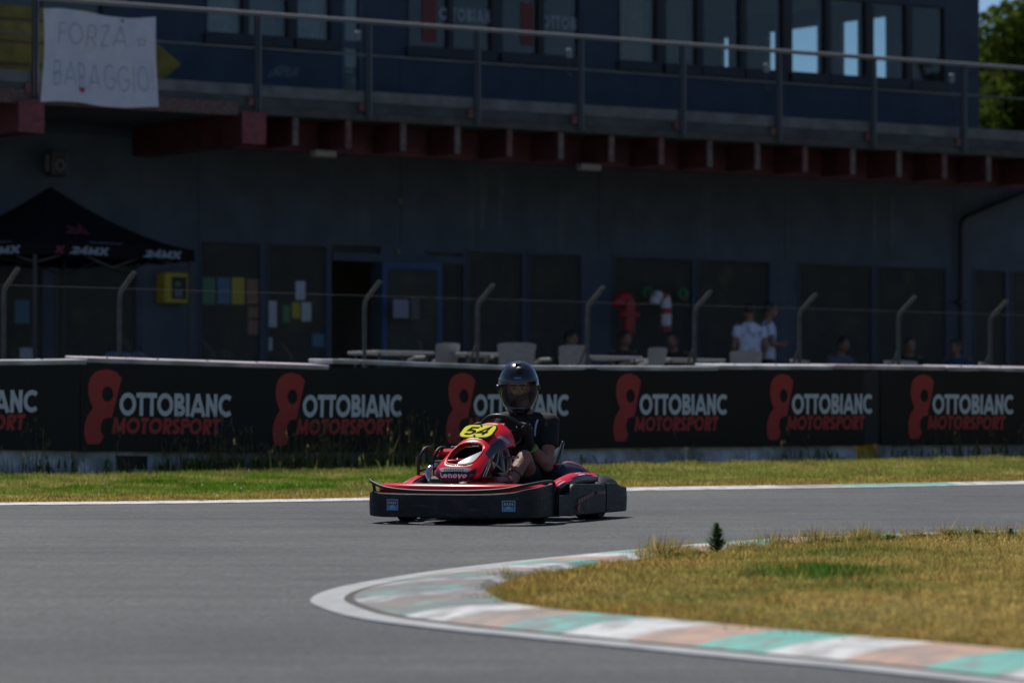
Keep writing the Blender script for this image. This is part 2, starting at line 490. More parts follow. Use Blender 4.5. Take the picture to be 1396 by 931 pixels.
right = [p for p in ED if p.x >= 0.2]
fk = tag(empty('far_kerb', right[0]), 'low painted kerb along the far track edge', kind='structure')
def place(o, parent):
    o.parent = parent; o.matrix_parent_inverse = Matrix.Translation(-parent.location)
    return o
i = 0; k = 0
lens = [5, 7, 3, 5, 6, 3, 5, 8, 4]
mats_far = [M_TEAL, M_KWHITE, M_KGREY, M_TEAL, M_KWHITE, M_KGREY]
while i < len(right) - 3:
    n = lens[k % len(lens)]
    seg = [p.copy() for p in right[i:i + n + 1]]
    place(strip(seg, 0.02, .32, .012, .026).build('kerb_block', mats_far[k % 6]), fk)
    i += n; k += 1
place(strip(right, -.07, .015, .010, .012).build('white_line', M_WLINE), fk)

# ------------------------------------------------------------------ hairpin kerb and infield
OUT_PX = [(1900, 1010), (1600, 965), (1396, 942), (1280, 929), (1150, 915), (1000, 901), (850, 886), (700, 871), (600, 861), (500, 848), (450, 836), (423, 822), (450, 807), (520, 792.5), (620, 777.5), (750, 763), (890, 750), (1060, 740.5), (1396, 729.5), (1600, 723), (1900, 715)]
OUTP = resample(spline([GP(*p) for p in OUT_PX], 10), .0425)
BW, KW = .17, .92          # white border band, whole kerb width
ITIP = min(range(len(OUTP)), key=lambda i: (OUTP[i] - GP(423, 822)).length)
def wscale(i):
    if i >= ITIP: return 1.0
    t = min(1, (ITIP - i) / 60.0); return 1.0 - .24 * t * t * (3 - 2 * t)      # the kerb narrows along the near side
def offs(path, d):
    out = []
    for i, p in enumerate(path):
        a = path[max(i - 4, 0)]; b = path[min(i + 4, len(path) - 1)]
        t = b - a; t.z = 0; t.normalize(); n = Vector((t.y, -t.x, 0))   # right of travel = infield side
        out.append(p + n * d * wscale(i))
    return out
def clean_offset(path, d):
    """offset path without the fold on the inside of the tight tip"""
    q = offs(path, d); ctr = np.array([(p.x, p.y) for p in path[::3]]); keep = []
    for i, p in enumerate(q):
        dd = np.sqrt(((ctr - np.array((p.x, p.y))) ** 2).sum(1)).min()
        keep.append(dd > abs(d) * wscale(i) * .96)
    return q, keep
SH = [(0.0, .010), (BW, .016), (BW + .03, .004), (BW + .05, .022), (.50, .060), (KW - .06, .075), (KW, .05)]
PATHS = [offs(OUTP, d) for d, _ in SH]
kerb = tag(empty('hairpin_kerb', GP(423, 822)), 'blurred hairpin kerb of teal, white and salmon blocks', kind='structure')
def kerb_piece(i0, i1, a, b):
    rings = []
    for i in range(i0, i1 + 1, 2):
        i = min(i, len(OUTP) - 1); r = []
        p = PATHS[a][i]; r.append((p.x, p.y, gz(p.y) - .03))
        for k in range(a, b + 1):
            p = PATHS[k][i]; r.append((p.x, p.y, gz(p.y) + SH[k][1] + .006))
        p = PATHS[b][i]; r.append((p.x, p.y, gz(p.y) - .03))
        rings.append(r)
    mb = MB(); mb.rings(rings, True, True); return mb
M_BAND = mat('chalky_white_band', (.40, .41, .42), .8, col2=(.26, .26, .26), vscale=5, detail=8, vmin=.35, vmax=.8, bump=.25)
place(kerb_piece(0, len(OUTP) - 1, 0, 1).build('white_band', M_BAND), kerb)
place(kerb_piece(0, len(OUTP) - 1, 1, 3).build('drain_groove', mat('groove_dirt', (.10, .095, .09), .9)), kerb)
# block joints: align one joint with the teal block that starts at (1000, 901)
ref = GP(1000, 901); iref = min(range(len(OUTP)), key=lambda i: (OUTP[i] - ref).length)
NB = 12
j = iref % NB; k = 0; b0 = iref // NB
seq = [M_TEAL, M_SALM, M_KWHITE]
seq_w = [mat('worn_teal_paint', (.10, .38, .33), .6, col2=(.15, .16, .16), vscale=6, detail=9, vmin=.40, vmax=.62, bump=.3), mat('worn_salmon_paint', (.36, .26, .21), .7, col2=(.19, .18, .17), vscale=6, detail=9, vmin=.38, vmax=.62, bump=.3), mat('worn_white_kerb', (.58, .58, .58), .6, col2=(.22, .22, .22), vscale=6, detail=9, vmin=.40, vmax=.62, bump=.3)]
seq_ww = [mat('scuffed_teal_paint', (.09, .28, .25), .6, col2=(.12, .125, .125), vscale=6, detail=9, vmin=.34, vmax=.55, bump=.3), mat('scuffed_salmon_paint', (.25, .21, .18), .7, col2=(.13, .125, .12), vscale=6, detail=9, vmin=.34, vmax=.55, bump=.3), mat('scuffed_white_kerb', (.42, .42, .43), .6, col2=(.16, .16, .165), vscale=6, detail=9, vmin=.34, vmax=.55, bump=.3)]
itip = min(range(len(OUTP)), key=lambda i: (OUTP[i] - GP(423, 822)).length)
idx = j
while idx + NB < len(OUTP):
    which = ((idx - iref) // NB)
    tipd = abs(idx - itip) / NB; bm_ = seq[which % 3] if tipd > 6.5 else (seq_w[which % 3] if tipd > 3.5 else seq_ww[which % 3])
    place(kerb_piece(idx, idx + NB, 3, 6).build('kerb_block', bm_), kerb)
    idx += NB
INN, keep = clean_offset(OUTP, KW)
inner = [p for p, k in zip(INN, keep) if k]
# the infield mound
ipoly = [(p.x, p.y) for p in inner]
ipa = np.array(ipoly)
def idist(x, y):
    """distance to the infield edge"""
    P = ipa[::4]; d = np.full(len(x), 1e9)
    for a in P: d = np.minimum(d, (x - a[0]) ** 2 + (y - a[1]) ** 2)
    return np.sqrt(d)
def island_z(x, y):
    d = idist(x, y)
    return G * y + .035 + .055 * (1 - np.exp(-d / .9)) + (vnoise(x, y, 1.3, 3) - .5) * .04 * np.clip(d / .4, 0, 1)
bm = MB()
cx = np.arange(ipa[:, 0].min(), ipa[:, 0].max() + .1, .12); cy = np.arange(ipa[:, 1].min(), ipa[:, 1].max() + .1, .12)
XX, YY = np.meshgrid(cx, cy); fx = XX.ravel(); fy = YY.ravel()
ins = inside(ipoly, fx, fy); near = idist(fx, fy) < .10
ok = (ins | near); zz = np.where(ins, island_z(fx, fy), G * fy + .02)
okg = ok.reshape(XX.shape); nx = len(cx)
quads = []
for a in range(XX.shape[0] - 1):
    for b in range(nx - 1):
        if okg[a, b] and okg[a, b + 1] and okg[a + 1, b] and okg[a + 1, b + 1]:
            q = a * nx + b; quads.append((q, q + 1, q + nx + 1, q + nx))
M_IGR = mat('dry_turf', (.22, .165, .06), .95, spec=.1, col2=(.12, .125, .035), vscale=1.6, bump=.8, bscale=30)
inf = npmesh('infield', np.stack([fx, fy, zz], 1), quads, None, M_IGR)
tag(inf, 'dry grassy infield inside the hairpin', kind='structure')
for p in inf.data.polygons: p.use_smooth = True

# ------------------------------------------------------------------ grass
M_BLADE = leaf_mat('grass_blades', trans=.55)
def blades(x, y, z, h, wdt, col, lean=.5, segs=1):
    n = len(x); ang = nr.random(n) * 2 * np.pi; la = nr.random(n) * 2 * np.pi; lm = nr.random(n) * lean * h
    dx = np.cos(ang) * wdt / 2; dy = np.sin(ang) * wdt / 2
    tx = np.cos(la) * lm; ty = np.sin(la) * lm
    if segs == 1:
        v = np.empty((n, 3, 3)); v[:, 0] = np.stack([x - dx, y - dy, z - .01], 1); v[:, 1] = np.stack([x + dx, y + dy, z - .01], 1)
        v[:, 2] = np.stack([x + tx, y + ty, z + h], 1)
        t = np.arange(n * 3).reshape(n, 3); c = np.repeat(col, 3, axis=0)
    else:
        v = np.empty((n, 5, 3)); v[:, 0] = np.stack([x - dx, y - dy, z - .01], 1); v[:, 1] = np.stack([x + dx, y + dy, z - .01], 1)
        v[:, 2] = np.stack([x + dx * .8 + tx * .3, y + dy * .8 + ty * .3, z + h * .6], 1); v[:, 3] = np.stack([x - dx * .8 + tx * .3, y - dy * .8 + ty * .3, z + h * .6], 1)
        v[:, 4] = np.stack([x + tx, y + ty, z + h], 1)
        b = (np.arange(n) * 5)[:, None]
        t = np.concatenate([b + np.array([[0, 1, 2]]), b + np.array([[0, 2, 3]]), b + np.array([[3, 2, 4]])]); c = np.repeat(col, 5, axis=0)
    return v.reshape(-1, 3), t, c
class Grass:
    def __init__(s): s.V = []; s.T = []; s.C = []; s.n = 0
    def add(s, v, t, c): s.V.append(v); s.T.append(t + s.n); s.C.append(c); s.n += len(v)
    def build(s, name, label, cat):
        o = npmesh(name, np.concatenate(s.V), np.concatenate(s.T), np.concatenate(s.C), M_BLADE)
        return tag(o, label, cat, kind='stuff')
def mixc(a, b, t): return np.array(a)[None] * (1 - t[:, None]) + np.array(b)[None] * t[:, None]
STRAW = (.60, .445, .15); OLIVE = (.29, .29, .07); GREEN = (.09, .20, .03); RUST = (.26, .11, .05); GOLD = (.54, .345, .10)

# infield turf
gi = Grass()
N = 280000
x = nr.uniform(ipa[:, 0].min(), min(ipa[:, 0].max(), 4.6), N); y = nr.uniform(ipa[:, 1].min(), ipa[:, 1].max(), N)
k = inside(ipoly, x, y); x = x[k]; y = y[k]; d = idist(x, y)
z = island_z(x, y)
big = vnoise(x, y, .9, 21) * .5 + vnoise(x, y, 2.6, 22) * .3 + vnoise(x, y, 8, 23) * .2
g0 = np.clip((big - .47) / .20, 0, 1)
patch = np.exp(-(((x - 1.62) / .55) ** 2 + ((y - 24.1) / .8) ** 2)) + np.exp(-(((x - 1.8) / .35) ** 2 + ((y - 22.4) / .5) ** 2)) + .55 * np.exp(-(((x - .35) / .6) ** 2 + ((y - 24.3) / .7) ** 2)) + .5 * np.exp(-(((x - 2.1) / .5) ** 2 + ((y - 26.3) / .9) ** 2))
patch = np.clip(patch * (.55 + vnoise(x, y, 4, 9)), 0, 1)
c = mixc(STRAW, OLIVE, g0 * .75); c = c * (1 - patch[:, None]) + np.array(GREEN)[None] * patch[:, None]
edge = np.clip(1 - d / .85, 0, 1); gold = edge * np.clip(vnoise(x, y, 1.7, 5) * 1.6 - .2, 0, 1)
c = c * (1 - gold[:, None] * .8) + np.array(GOLD)[None] * gold[:, None] * .8
rust = (nr.random(len(x)) < .10 * (edge + .1)); c[rust] = np.array(RUST)
c *= nr.uniform(.5, 1.35, (len(x), 1)) * (.7 + .6 * vnoise(x, y, 11, 24))[:, None]
h = nr.uniform(.008, .026, len(x)) * (1 + .8 * patch + .7 * edge)
gi.add(*blades(x, y, z, h, .010, c, 1.3))
M2 = 24000; i2 = nr.integers(0, len(ipa), M2); ex2 = ipa[i2, 0] + nr.normal(0, .07, M2); ey2 = ipa[i2, 1] + nr.normal(0, .07, M2)
ragged = vnoise(ex2, ey2, 3.0, 61) * .6 + vnoise(ex2, ey2, 9.0, 62) * .4; kk = (ragged > .42) & (ex2 < 4.6); ex2 = ex2[kk]; ey2 = ey2[kk]; rg = ragged[kk]
c2 = mixc(GOLD, (.40, .36, .12), nr.random(len(ex2))); sel = nr.random(len(ex2)) < .12; c2[sel] = np.array(RUST); sel = nr.random(len(ex2)) < .15; c2[sel] = np.array(OLIVE); c2 = c2 * nr.uniform(.5, 1.3, (len(ex2), 1))
gi.add(*blades(ex2, ey2, G * ey2 + .04, nr.uniform(.02, .075, len(ex2)) * np.where((ey2 > 25.5) & (ex2 > .6), 1.35, .9) * (.3 + 1.4 * np.clip(rg - .35, 0, 1) * 2), .009, c2, 1.1))
# taller clumps and bare spots
M3 = 9000; cx3 = nr.uniform(ipa[:, 0].min(), 4.6, 420); cy3 = nr.uniform(ipa[:, 1].min(), ipa[:, 1].max(), 420); q3 = nr.integers(0, 420, M3)
x3 = cx3[q3] + nr.normal(0, .05, M3); y3 = cy3[q3] + nr.normal(0, .05, M3); kk = inside(ipoly, x3, y3); x3 = x3[kk]; y3 = y3[kk]; q3 = q3[kk]
tone3 = (q3 % 5) / 4.0; c3 = mixc(GOLD, OLIVE, tone3) * nr.uniform(.5, 1.3, (len(x3), 1))
gi.add(*blades(x3, y3, island_z(x3, y3), nr.uniform(.03, .07, len(x3)), .009, c3, .9))
gi.build('infield_grass', 'dry straw and green grass covering the infield mound', 'grass')

# verge turf between track edge and barrier
BOFF = 15.5
ve = Grass()
N = 330000
ex = np.array([(p.x, p.y) for p in EDGE])
UB0, UB1 = WP(-60, 620, 15.5)[0], WP(1460, 620, 15.5)[0]
u = nr.uniform(UB0, UB1, N); tt = nr.random(N)
bx = BO.x + A2.x * u + N2.x * (BOFF + .45); by = BO.y + A2.y * u + N2.y * (BOFF + .45)
eyx = np.interp(bx, ex[:, 0], ex[:, 1]) + .3
x = bx; y = eyx + (by - eyx) * tt
k = (by > eyx + .3); x = x[k]; y = y[k]; tt = tt[k]
n1 = vnoise(x, y, .5, 31); n2 = vnoise(x, y, 1.8, 32); n3 = vnoise(x, y, 6, 33)
green = np.clip((n1 * .45 + n2 * .4 + n3 * .25 - .34) / .28, 0, 1) * np.clip((-x + 2.6) / 3.2, .42, 1) + np.clip((-x - 1.5) / 3, 0, .32) * (n3 > .35); green = np.clip(green, 0, 1)
c = mixc((.44, .38, .12), (.125, .25, .022), green)
e1 = np.clip(1 - tt / .28, 0, 1) ** .7 * np.clip(n2 * 1.8 + .35, 0, 1)
c = c * (1 - e1[:, None]) + np.array((.55, .38, .12))[None] * e1[:, None]
rust = nr.random(len(x)) < .16 * e1; c[rust] = np.array((.26, .10, .05))
back = np.clip((tt - .8) / .2, 0, 1); c = c * (1 - .6 * back[:, None]) + np.array((.26, .23, .09))[None] * .6 * back[:, None]
c *= nr.uniform(.55, 1.5, (len(x), 1)) * (.66 + .7 * vnoise(x, y, 3.6, 35))[:, None]
h = nr.uniform(.02, .06, len(x)) * (.6 + .8 * tt) * (.7 + .7 * n3)
ve.add(*blades(x, y, G * y, h, .013, c, 1.0))
# white flower heads and pale clover
N = 110; i = nr.integers(0, len(x), N)
fx_, fy_ = x[i], y[i]
ve.add(*blades(fx_, fy_, G * fy_ + .06, np.full(N, .014), .018, np.tile(np.array((.55, .55, .45)), (N, 1)), .3))
ve.build('verge_grass', 'mown green and yellow grass between track and barrier', 'grass')

# tall weeds along the foot of the barrier
we = Grass()
N = 8500
u = nr.uniform(UB0, UB1, N); dens = vnoise(u, u * 0, .9, 41) * .7 + vnoise(u, u * 0, 3.1, 42) * .5
UM = [WP(q, 620, BOFF)[0] for q in (0, 200, 420, 600, 800, 1400)]
px_bias = np.interp(u, UM, [.22, .55, .95, .9, .22, .20])
k = nr.random(N) < np.clip(dens * 1.6 - .45, 0, 1) * px_bias; u = u[k]; n = len(u)
of = BOFF + .10 + np.abs(nr.normal(0, .26, n))
x = BO.x + A2.x * u + N2.x * of; y = BO.y + A2.y * u + N2.y * of
hh = nr.uniform(.08, .30, n) * (.55 + .8 * np.clip(dens[k], 0, 1)) * np.clip(1.25 - (of - BOFF) / 1.0, .4, 1)
c = mixc((.15, .17, .06), (.32, .28, .13), nr.random(n)) * nr.uniform(.6, 1.3, (n, 1))
we.add(*blades(x, y, G * y, hh, .009, c, .45, 2))
# stalks with seed heads
m = nr.random(n) < .11; xs_, ys_, hs = x[m], y[m], hh[m] * 1.55 + .06; c2 = c[m] * 1.1
we.add(*blades(xs_, ys_, G * ys_, hs, .006, c2, .25, 2))
for q in range(5):
    k2 = len(xs_); we.add(*blades(xs_ + nr.normal(0, .012, k2), ys_ + nr.normal(0, .012, k2), G * ys_ + hs * nr.uniform(.82, .98, k2), np.full(k2, .032), .010, np.tile(np.array((.27, .24, .12)), (k2, 1)) * nr.uniform(.6, 1.3, (k2, 1)), .6))
# broad leaves
m = nr.random(n) < .25; k2 = int(m.sum())
we.add(*blades(x[m], y[m], G * y[m] + nr.uniform(0, .12, k2), np.full(k2, .09), .03, np.tile(np.array((.11, .18, .04)), (k2, 1)) * nr.uniform(.6, 1.3, (k2, 1)), .9, 2))
we.build('barrier_weeds', 'tall dry weeds growing along the foot of the barrier', 'weeds')

# small plants on the crest of the infield
M_SPRIG = leaf_mat('sprig_leaves', False, (.07, .125, .05), .4)
M_BUSH = leaf_mat('low_leaves', False, (.20, .22, .06), .45)
M_STEM = mat('plant_stem', (.10, .08, .04), .8)
def sprig(px, py, hgt, label, n=230, spread=.33, material=None, group=None, lmax=9):
    p = None
    for yy in range(py, py + 60):
        c = GP(px, yy)
        if inside(ipoly, np.array([c.x]), np.array([c.y]))[0] and idist(np.array([c.x]), np.array([c.y]))[0] > .12: p = c; break
    zb = float(island_z(np.array([p.x]), np.array([p.y]))[0])
    r = empty('weed_plant', (p.x, p.y, zb)); tag(r, label, 'plant', group)
    MB().tube([(0, 0, -.02), (.002, .001, hgt * .5), (.004, 0, hgt)], [.004, .003, .0015], 6).build('stem', M_STEM, r)
    mb = MB()
    for k in range(n):
        t = rnd.random() ** .8; zz_ = hgt * (.06 + .92 * t); rad = hgt * spread * (1.02 - t) ** .75
        a = rnd.random() * 6.283; L = min(rad, hgt * lmax) * rnd.uniform(.5, 1.1) + .006
        b = Vector((0, 0, zz_)) if lmax > 5 else Vector((rnd.gauss(0, 1) * rad * .7, rnd.gauss(0, 1) * rad * .35, zz_ * rnd.random())); e = b + Vector((math.cos(a) * L, math.sin(a) * L, L * rnd.uniform(.2, .9)))
        s = Vector((-math.sin(a), math.cos(a), 0)) * .0045; mid = b.lerp(e, .6)
        mb.add([b, mid + s, e, mid - s], [(0, 1, 2, 3)])
    mb.build('leaves', material or M_SPRIG, r, normals=False)
    return r
sprig(977, 748, .19, 'small upright dark green weed like a tiny fir on the infield crest', 520, .48)
sprig(1378, 731, .06, 'tiny dark sprig at the far right end of the infield crest', 120, .7)
for q, (px, py, hg, lb) in enumerate([(925, 752, .06, 'low olive tuft left of the fir-like weed'), (1010, 747, .05, 'low olive tuft just right of the fir-like weed'), (1170, 741, .06, 'left low leafy cushion on the infield crest'),
                     (1212, 740, .07, 'middle low leafy cushion on the infield crest'), (1298, 737, .085, 'bushiest green cushion on the infield crest'), (1330, 735, .08, 'dark cushion right of the bushiest one'), (1105, 744, .05, 'smallest leafy cushion on the infield crest'), (1140, 742, .05, 'low cushion next to the smallest one on the crest'), (1255, 738, .06, 'low cushion left of the bushiest one on the crest'), (950, 750, .045, 'low tuft touching the left side of the fir-like weed')]):
    sprig(px, py, hg * .72, lb, 620, 3.0 if q > 1 else 1.8, M_BUSH, 'low plants on the infield crest', .42)
# ------------------------------------------------------------------ barrier: concrete blocks, cap boards, banners
M_BANNER = mat('black_vinyl', (.010, .010, .011), .42, spec=.35, bump=.12, bscale=3)
M_BRED = mat('banner_red', (.42, .055, .05), .55, spec=.3)
M_BWHITE = mat('banner_white', (.62, .66, .70), .55, spec=.3)
M_BOARD = mat('pale_cap_board', (.52, .52, .54), .6, var=.35, vscale=2.5, bump=.15)
M_BOARDP = mat('pinkish_cap_board', (.54, .47, .51), .6, var=.35, vscale=2.5, bump=.15)
M_YEL = mat('yellow_block_paint', (.55, .36, .04), .7, var=.4, vscale=6)
BANG = math.atan2(A2.y, A2.x)
def bground(u): return gz(WX(u, BOFF).y)
def bslope(u): return G * A2.y
# concrete blocks, in building axes: x along, -y towards the track
seams_px = [-330, 104, 436, 760, 940, 1172, 1197, 1500, 1800]
us = [WP(px, 620, BOFF)[0] for px in seams_px]
block_lbl = ['whitish concrete barrier block at the far left under the first banner', 'long weedy concrete block left of the kart with a dark hollow', 'concrete block behind the kart', 'short concrete block just right of the kart',
             'concrete block right of the kart between two dark seams', 'narrow yellow barrier block between the banners', 'concrete block under the right banner', 'concrete block past the right edge']
def local_to(parent, mb_pts): pass
for i in range(len(us) - 1):
    u0, u1 = us[i] + .03, us[i + 1] - .03
    if block_lbl[i].startswith('concrete block past'): u1 = u0 + 2
    g0, g1 = bground(u0), bground(u1)
    H = 1.05
    r = empty('concrete_barrier', WX((u0 + u1) / 2, BOFF - .2, (g0 + g1) / 2), BANG)
    hl = (u1 - u0) / 2; dz = (g1 - g0) / 2
    mb = MB(); rings = []
    for k in range(9):
        x = -hl + 2 * hl * k / 8; zb = dz * x / hl; b = .012 if k in (0, 8) else 0
        rings.append([(x, -.20 + b, zb - .1), (x, -.20 + b, zb + .12), (x, -.155 + b, zb + .2), (x, -.15 + b, zb + H - b), (x, .15 - b, zb + H - b), (x, .2 - b, zb - .1)])
    mb.rings(rings)
    tag(mb.build('block', M_YEL if 'yellow' in block_lbl[i] else M_CONC, r, 30), None)
    if 'dark hollow' in block_lbl[i]:
        hb = MB(); hb.bb(WP(160, 630, BOFF)[0] - (u0 + u1) / 2, WP(200, 630, BOFF)[0] - (u0 + u1) / 2, -.215, -.16, .05, .19)
        hb.build('lifting_slot', mat('slot_dark', (.03, .03, .03), .9), r)
    tag(r, block_lbl[i], 'barrier', 'concrete barrier blocks')
# banners; top and bottom edges follow the photograph's sag
def bwave(u, z): return .012 * math.sin(u * 2.1 + 1.3 * z) + .003 * math.sin(u * 5.3 + 4 * z) + .001 * math.sin(u * 11 + z * 3)
FB = BOFF + .03           # banner plane
top_px = [(-330, 495), (0, 494), (108, 495), (385, 501), (480, 501), (690, 501.5), (900, 503), (1123, 503.5), (1280, 504), (1396, 506), (1700, 509)]
bot_px = [(-330, 611), (0, 613), (108, 615), (400, 617), (690, 613), (900, 609.5), (1180, 607), (1396, 605.5), (1700, 603)]
tu = [WP(a, b, FB) for a, b in top_px]; bu = [WP(a, b, FB) for a, b in bot_px]
def btop(u): return float(np.interp(u, [a for a, _ in tu], [b for _, b in tu]))
def bbot(u): return float(np.interp(u, [a for a, _ in bu], [b for _, b in bu]))
def banner_pt(u, z, lift=0.0):
    return WX(u, FB + .025 + bwave(u, z) + lift, z)
def make_banner(px0, px1, logos, label):
    u0 = WP(px0, 560, FB)[0]; u1 = WP(px1, 560, FB)[0]
    org = WX((u0 + u1) / 2, FB, bbot((u0 + u1) / 2)); inv = Matrix.Translation(org).inverted()
    r = empty('advertising_banner', org)
    n = max(8, int((u1 - u0) / .12)); rows = 8
    vs = []; fs = []
    for side in (0.0, -.006):
        for i in range(n + 1):
            u = u0 + (u1 - u0) * i / n
            for j in range(rows + 1):
                z = bbot(u) + (btop(u) - bbot(u)) * j / rows
                vs.append(inv @ banner_pt(u, z, side))
    S = (n + 1) * (rows + 1)
    for i in range(n):
        for j in range(rows):
            a = i * (rows + 1) + j; b = a + rows + 1
            fs.append((a, b, b + 1, a + 1)); fs.append((S + a, S + a + 1, S + b + 1, S + b))
    mb = MB(); mb.add(vs, fs); mb.build('sheet', M_BANNER, r, 60)
    for pxl, pxe in logos:
        uo, zt = WP(pxl, 505, FB); zt = btop(uo)
        kx_ = (WP(pxe, 545, FB)[0] - uo) / 1.57; uo -= .215 * kx_
        k = (btop(uo + .2) - bbot(uo + .2)) / .925
        sh = (btop(uo + 1.9) - btop(uo)) / 1.9
        def mp(x, y, lift): # x metres along, y metres below the top edge
            z = zt + sh * x * kx_ - y * k
            return inv @ banner_pt(uo + x * kx_, z, .004 + lift)
        zx, zy = 1 / 437.0, 1 / 508.0
        out = [(560, 128), (600, 140), (628, 172), (604, 280), (580, 385), (560, 385), (540, 393), (526, 418), (524, 450), (530, 472), (540, 487), (517, 529), (455, 529), (443, 495), (439, 455), (443, 415), (456, 378), (474, 350), (486, 334), (474, 312), (464, 280), (458, 245), (460, 205), (470, 172), (488, 148), (512, 134), (535, 128)]
        hole = [(557 + 29 * math.cos(a), 260 + 41 * math.sin(a)) for a in [2 * math.pi * q / 20 for q in range(20)]]
        # fine strips so that the emblem follows the folds
        e = MB()
        def e8(x, y, z): return mp((x - 440) * zx, (y - 97) * zy, z)
        e.prism(out, .0005, .003, e8, [hole])
        e.build('emblem', M_BRED, r)
        lay = text_quads('OTTOBIANC', .245, 1.38, t=.215, slant=0, gap=.015)
        def mo(x, y, q): return mp((618 - 440) * zx + x + .02 * y, .545 - y, q * .0004)
        letters(r, lay, mo, M_BWHITE, 'white_letter')
        lay = text_quads('MOTORSPORT', .172, 1.30, t=.235, slant=0, gap=.03)
        def mo2(x, y, q): return mp((580 - 440) * zx + x + .12 * y, .735 - y, q * .0004)
        letters(r, lay, mo2, M_BRED, 'red_letter')
    return tag(r, label, 'banner', 'black advertising banners on the barrier')
make_banner(-330, 107.5, [(-137, 51)], 'black banner at the far left with only the end of its lettering in view')
make_banner(108.5, 1176, [(138, 315), (392, 546), (626, 774), (852, 991), (1061, 1188)], 'long black banner behind the kart with five red emblems and white lettering')
make_banner(1199, 1700, [(1254, 1379)], 'rightmost black banner with a single red emblem')
mb = MB(); ua, ub = WP(1174, 560, FB)[0], WP(1201, 560, FB)[0]
gp_ = WX((ua + ub) / 2, FB, 0)
r = MB()
r.bb(ua, ub, 0, 0.01, bbot(ua) + .02, btop(ua) - .01)
q = r.build('banner_joint_strip', mat('dull_charcoal', (.022, .022, .023), .6)); q.matrix_world = Matrix.Translation(WX(0, FB + .005)) @ Matrix.Rotation(BANG, 4, 'Z')
tag(q, 'dull charcoal strip between the long banner and the rightmost one', 'strip')
# cap boards lying on the barrier, each tilted a little
caps = [(-200, 492.5, 108, 489.5, 0, 'pale thin cap board at the far left of the barrier'), (108, 486, 438, 496.5, 1, 'long pinkish cap board above the first full emblem'), (441, 489, 480, 489.5, 0, 'short pale cap board left of the kart'),
        (481, 489.5, 690, 498, 0, 'pale cap board that ends at the helmet'), (692, 498, 968, 499, 0, 'cap board right of the helmet'), (969, 496.5, 1124, 497.5, 0, 'cap board below the two standing men'),
        (1126, 496.5, 1277, 498.5, 1, 'pinkish cap board above the banner joint'), (1280, 498.5, 1560, 503, 1, 'rightmost pinkish cap board')]
for (p0, y0, p1, y1, pk, lb) in caps:
    ua, za = WP(p0, y0, BOFF - .1); ub, zb = WP(p1, y1, BOFF - .1)
    L = ub - ua; o = empty('cap_board', WX(ua, BOFF - .15, za), BANG); o.rotation_euler = (0, -math.atan2(zb - za, L), BANG)
    mb = MB(); mb.bb(0.004, L - .004, -.22, .26, -.05, 0, .008)
    n_ = int(L / .6)
    b = mb.build('board', M_BOARDP if pk else M_BOARD, o)
    b.rotation_euler = (math.radians(rnd.uniform(1.5, 4.5)), 0, 0)
    for q in range(max(1, n_)):
        MB().lathe([(0.0, .0), (.012, .0), (.012, .006), (.0, .008)], 8, Matrix.Translation((.3 + q * .6, -.1, .001))).build('screw', mat('dark_steel', (.08, .08, .08), .5, .8), b)
    tag(o, lb, 'board', 'cap boards on the barrier')

# ------------------------------------------------------------------ paddock fence with outward arms
M_GALV = mat('galvanised_steel', (.085, .09, .09), .7, .2, var=.3, vscale=10)
M_WIRE = mat('fence_wire', (.07, .07, .07), .7, .2)
FO = 10.0
fence_px = [-165, 5, 163, 497, 651, 801, 947, 1090, 1225, 1350, 1470]
fu = [WP(px, 480, FO)[0] for px in fence_px]
fence = empty('chainlink_fence', WX(0, FO, PAD), BANG)
tag(fence, 'chain link fence on galvanised posts with angled arms in the paddock', 'fence')
Hb = WP(700, 410, FO)[1] - PAD
for i, u in enumerate(fu):
    mb = MB(); b = Hb - .05 + rnd.uniform(-.02, .02)
    path = [(u, 0, 0), (u, 0, b * .5), (u, 0, b - .08), (u, -.015, b), (u + .0, -.05, b + .04), (u, -.34, b + .235)]
    mb.tube(path, .026, 8); mb.build('post', M_GALV, fence, 50)
    if i not in (1, 2, 3):
        MB().tube([(u, .02, b * .62), (u, .55, .02)], .017, 6).build('brace', M_GALV, fence, 50)
for zz_ in (1.0,):
    z = Hb * zz_ + (.02 if zz_ == 1.0 else 0)
    MB().tube([(fu[0], -.032, z)] + [((a + b) / 2, -.032, z - .012) for a, b in zip(fu[:-1], fu[1:])] + [(fu[-1], -.032, z)], .0028, 4).build('line_wire', M_WIRE, fence)
cm = MB(); p = .075; nL = int((fu[-1] - fu[0] + Hb) / p)
for k in range(nL):
    for sgn in (1, -1):
        a = fu[0] - Hb + k * p if sgn == 1 else fu[0] + k * p
        x0, z0, x1, z1 = a, 0, a + sgn * Hb, Hb
        yy = -.034 - .002 * sgn
        if sgn == 1 and x0 < fu[0]: z0 += fu[0] - x0; x0 = fu[0]
        if x0 > fu[-1] or x1 < fu[0] - .1 and sgn == 1: continue
        if sgn == -1 and x1 < fu[0]: z1 = x0 - fu[0]; x1 = fu[0]
        cm.add([(x0 - .001, yy, z0), (x0 + .001, yy, z0), (x1 + .001, yy, z1), (x1 - .001, yy, z1)], [(0, 1, 2, 3)])
tag(cm.build('wire_mesh', M_WIRE, fence, normals=False), kind='stuff')
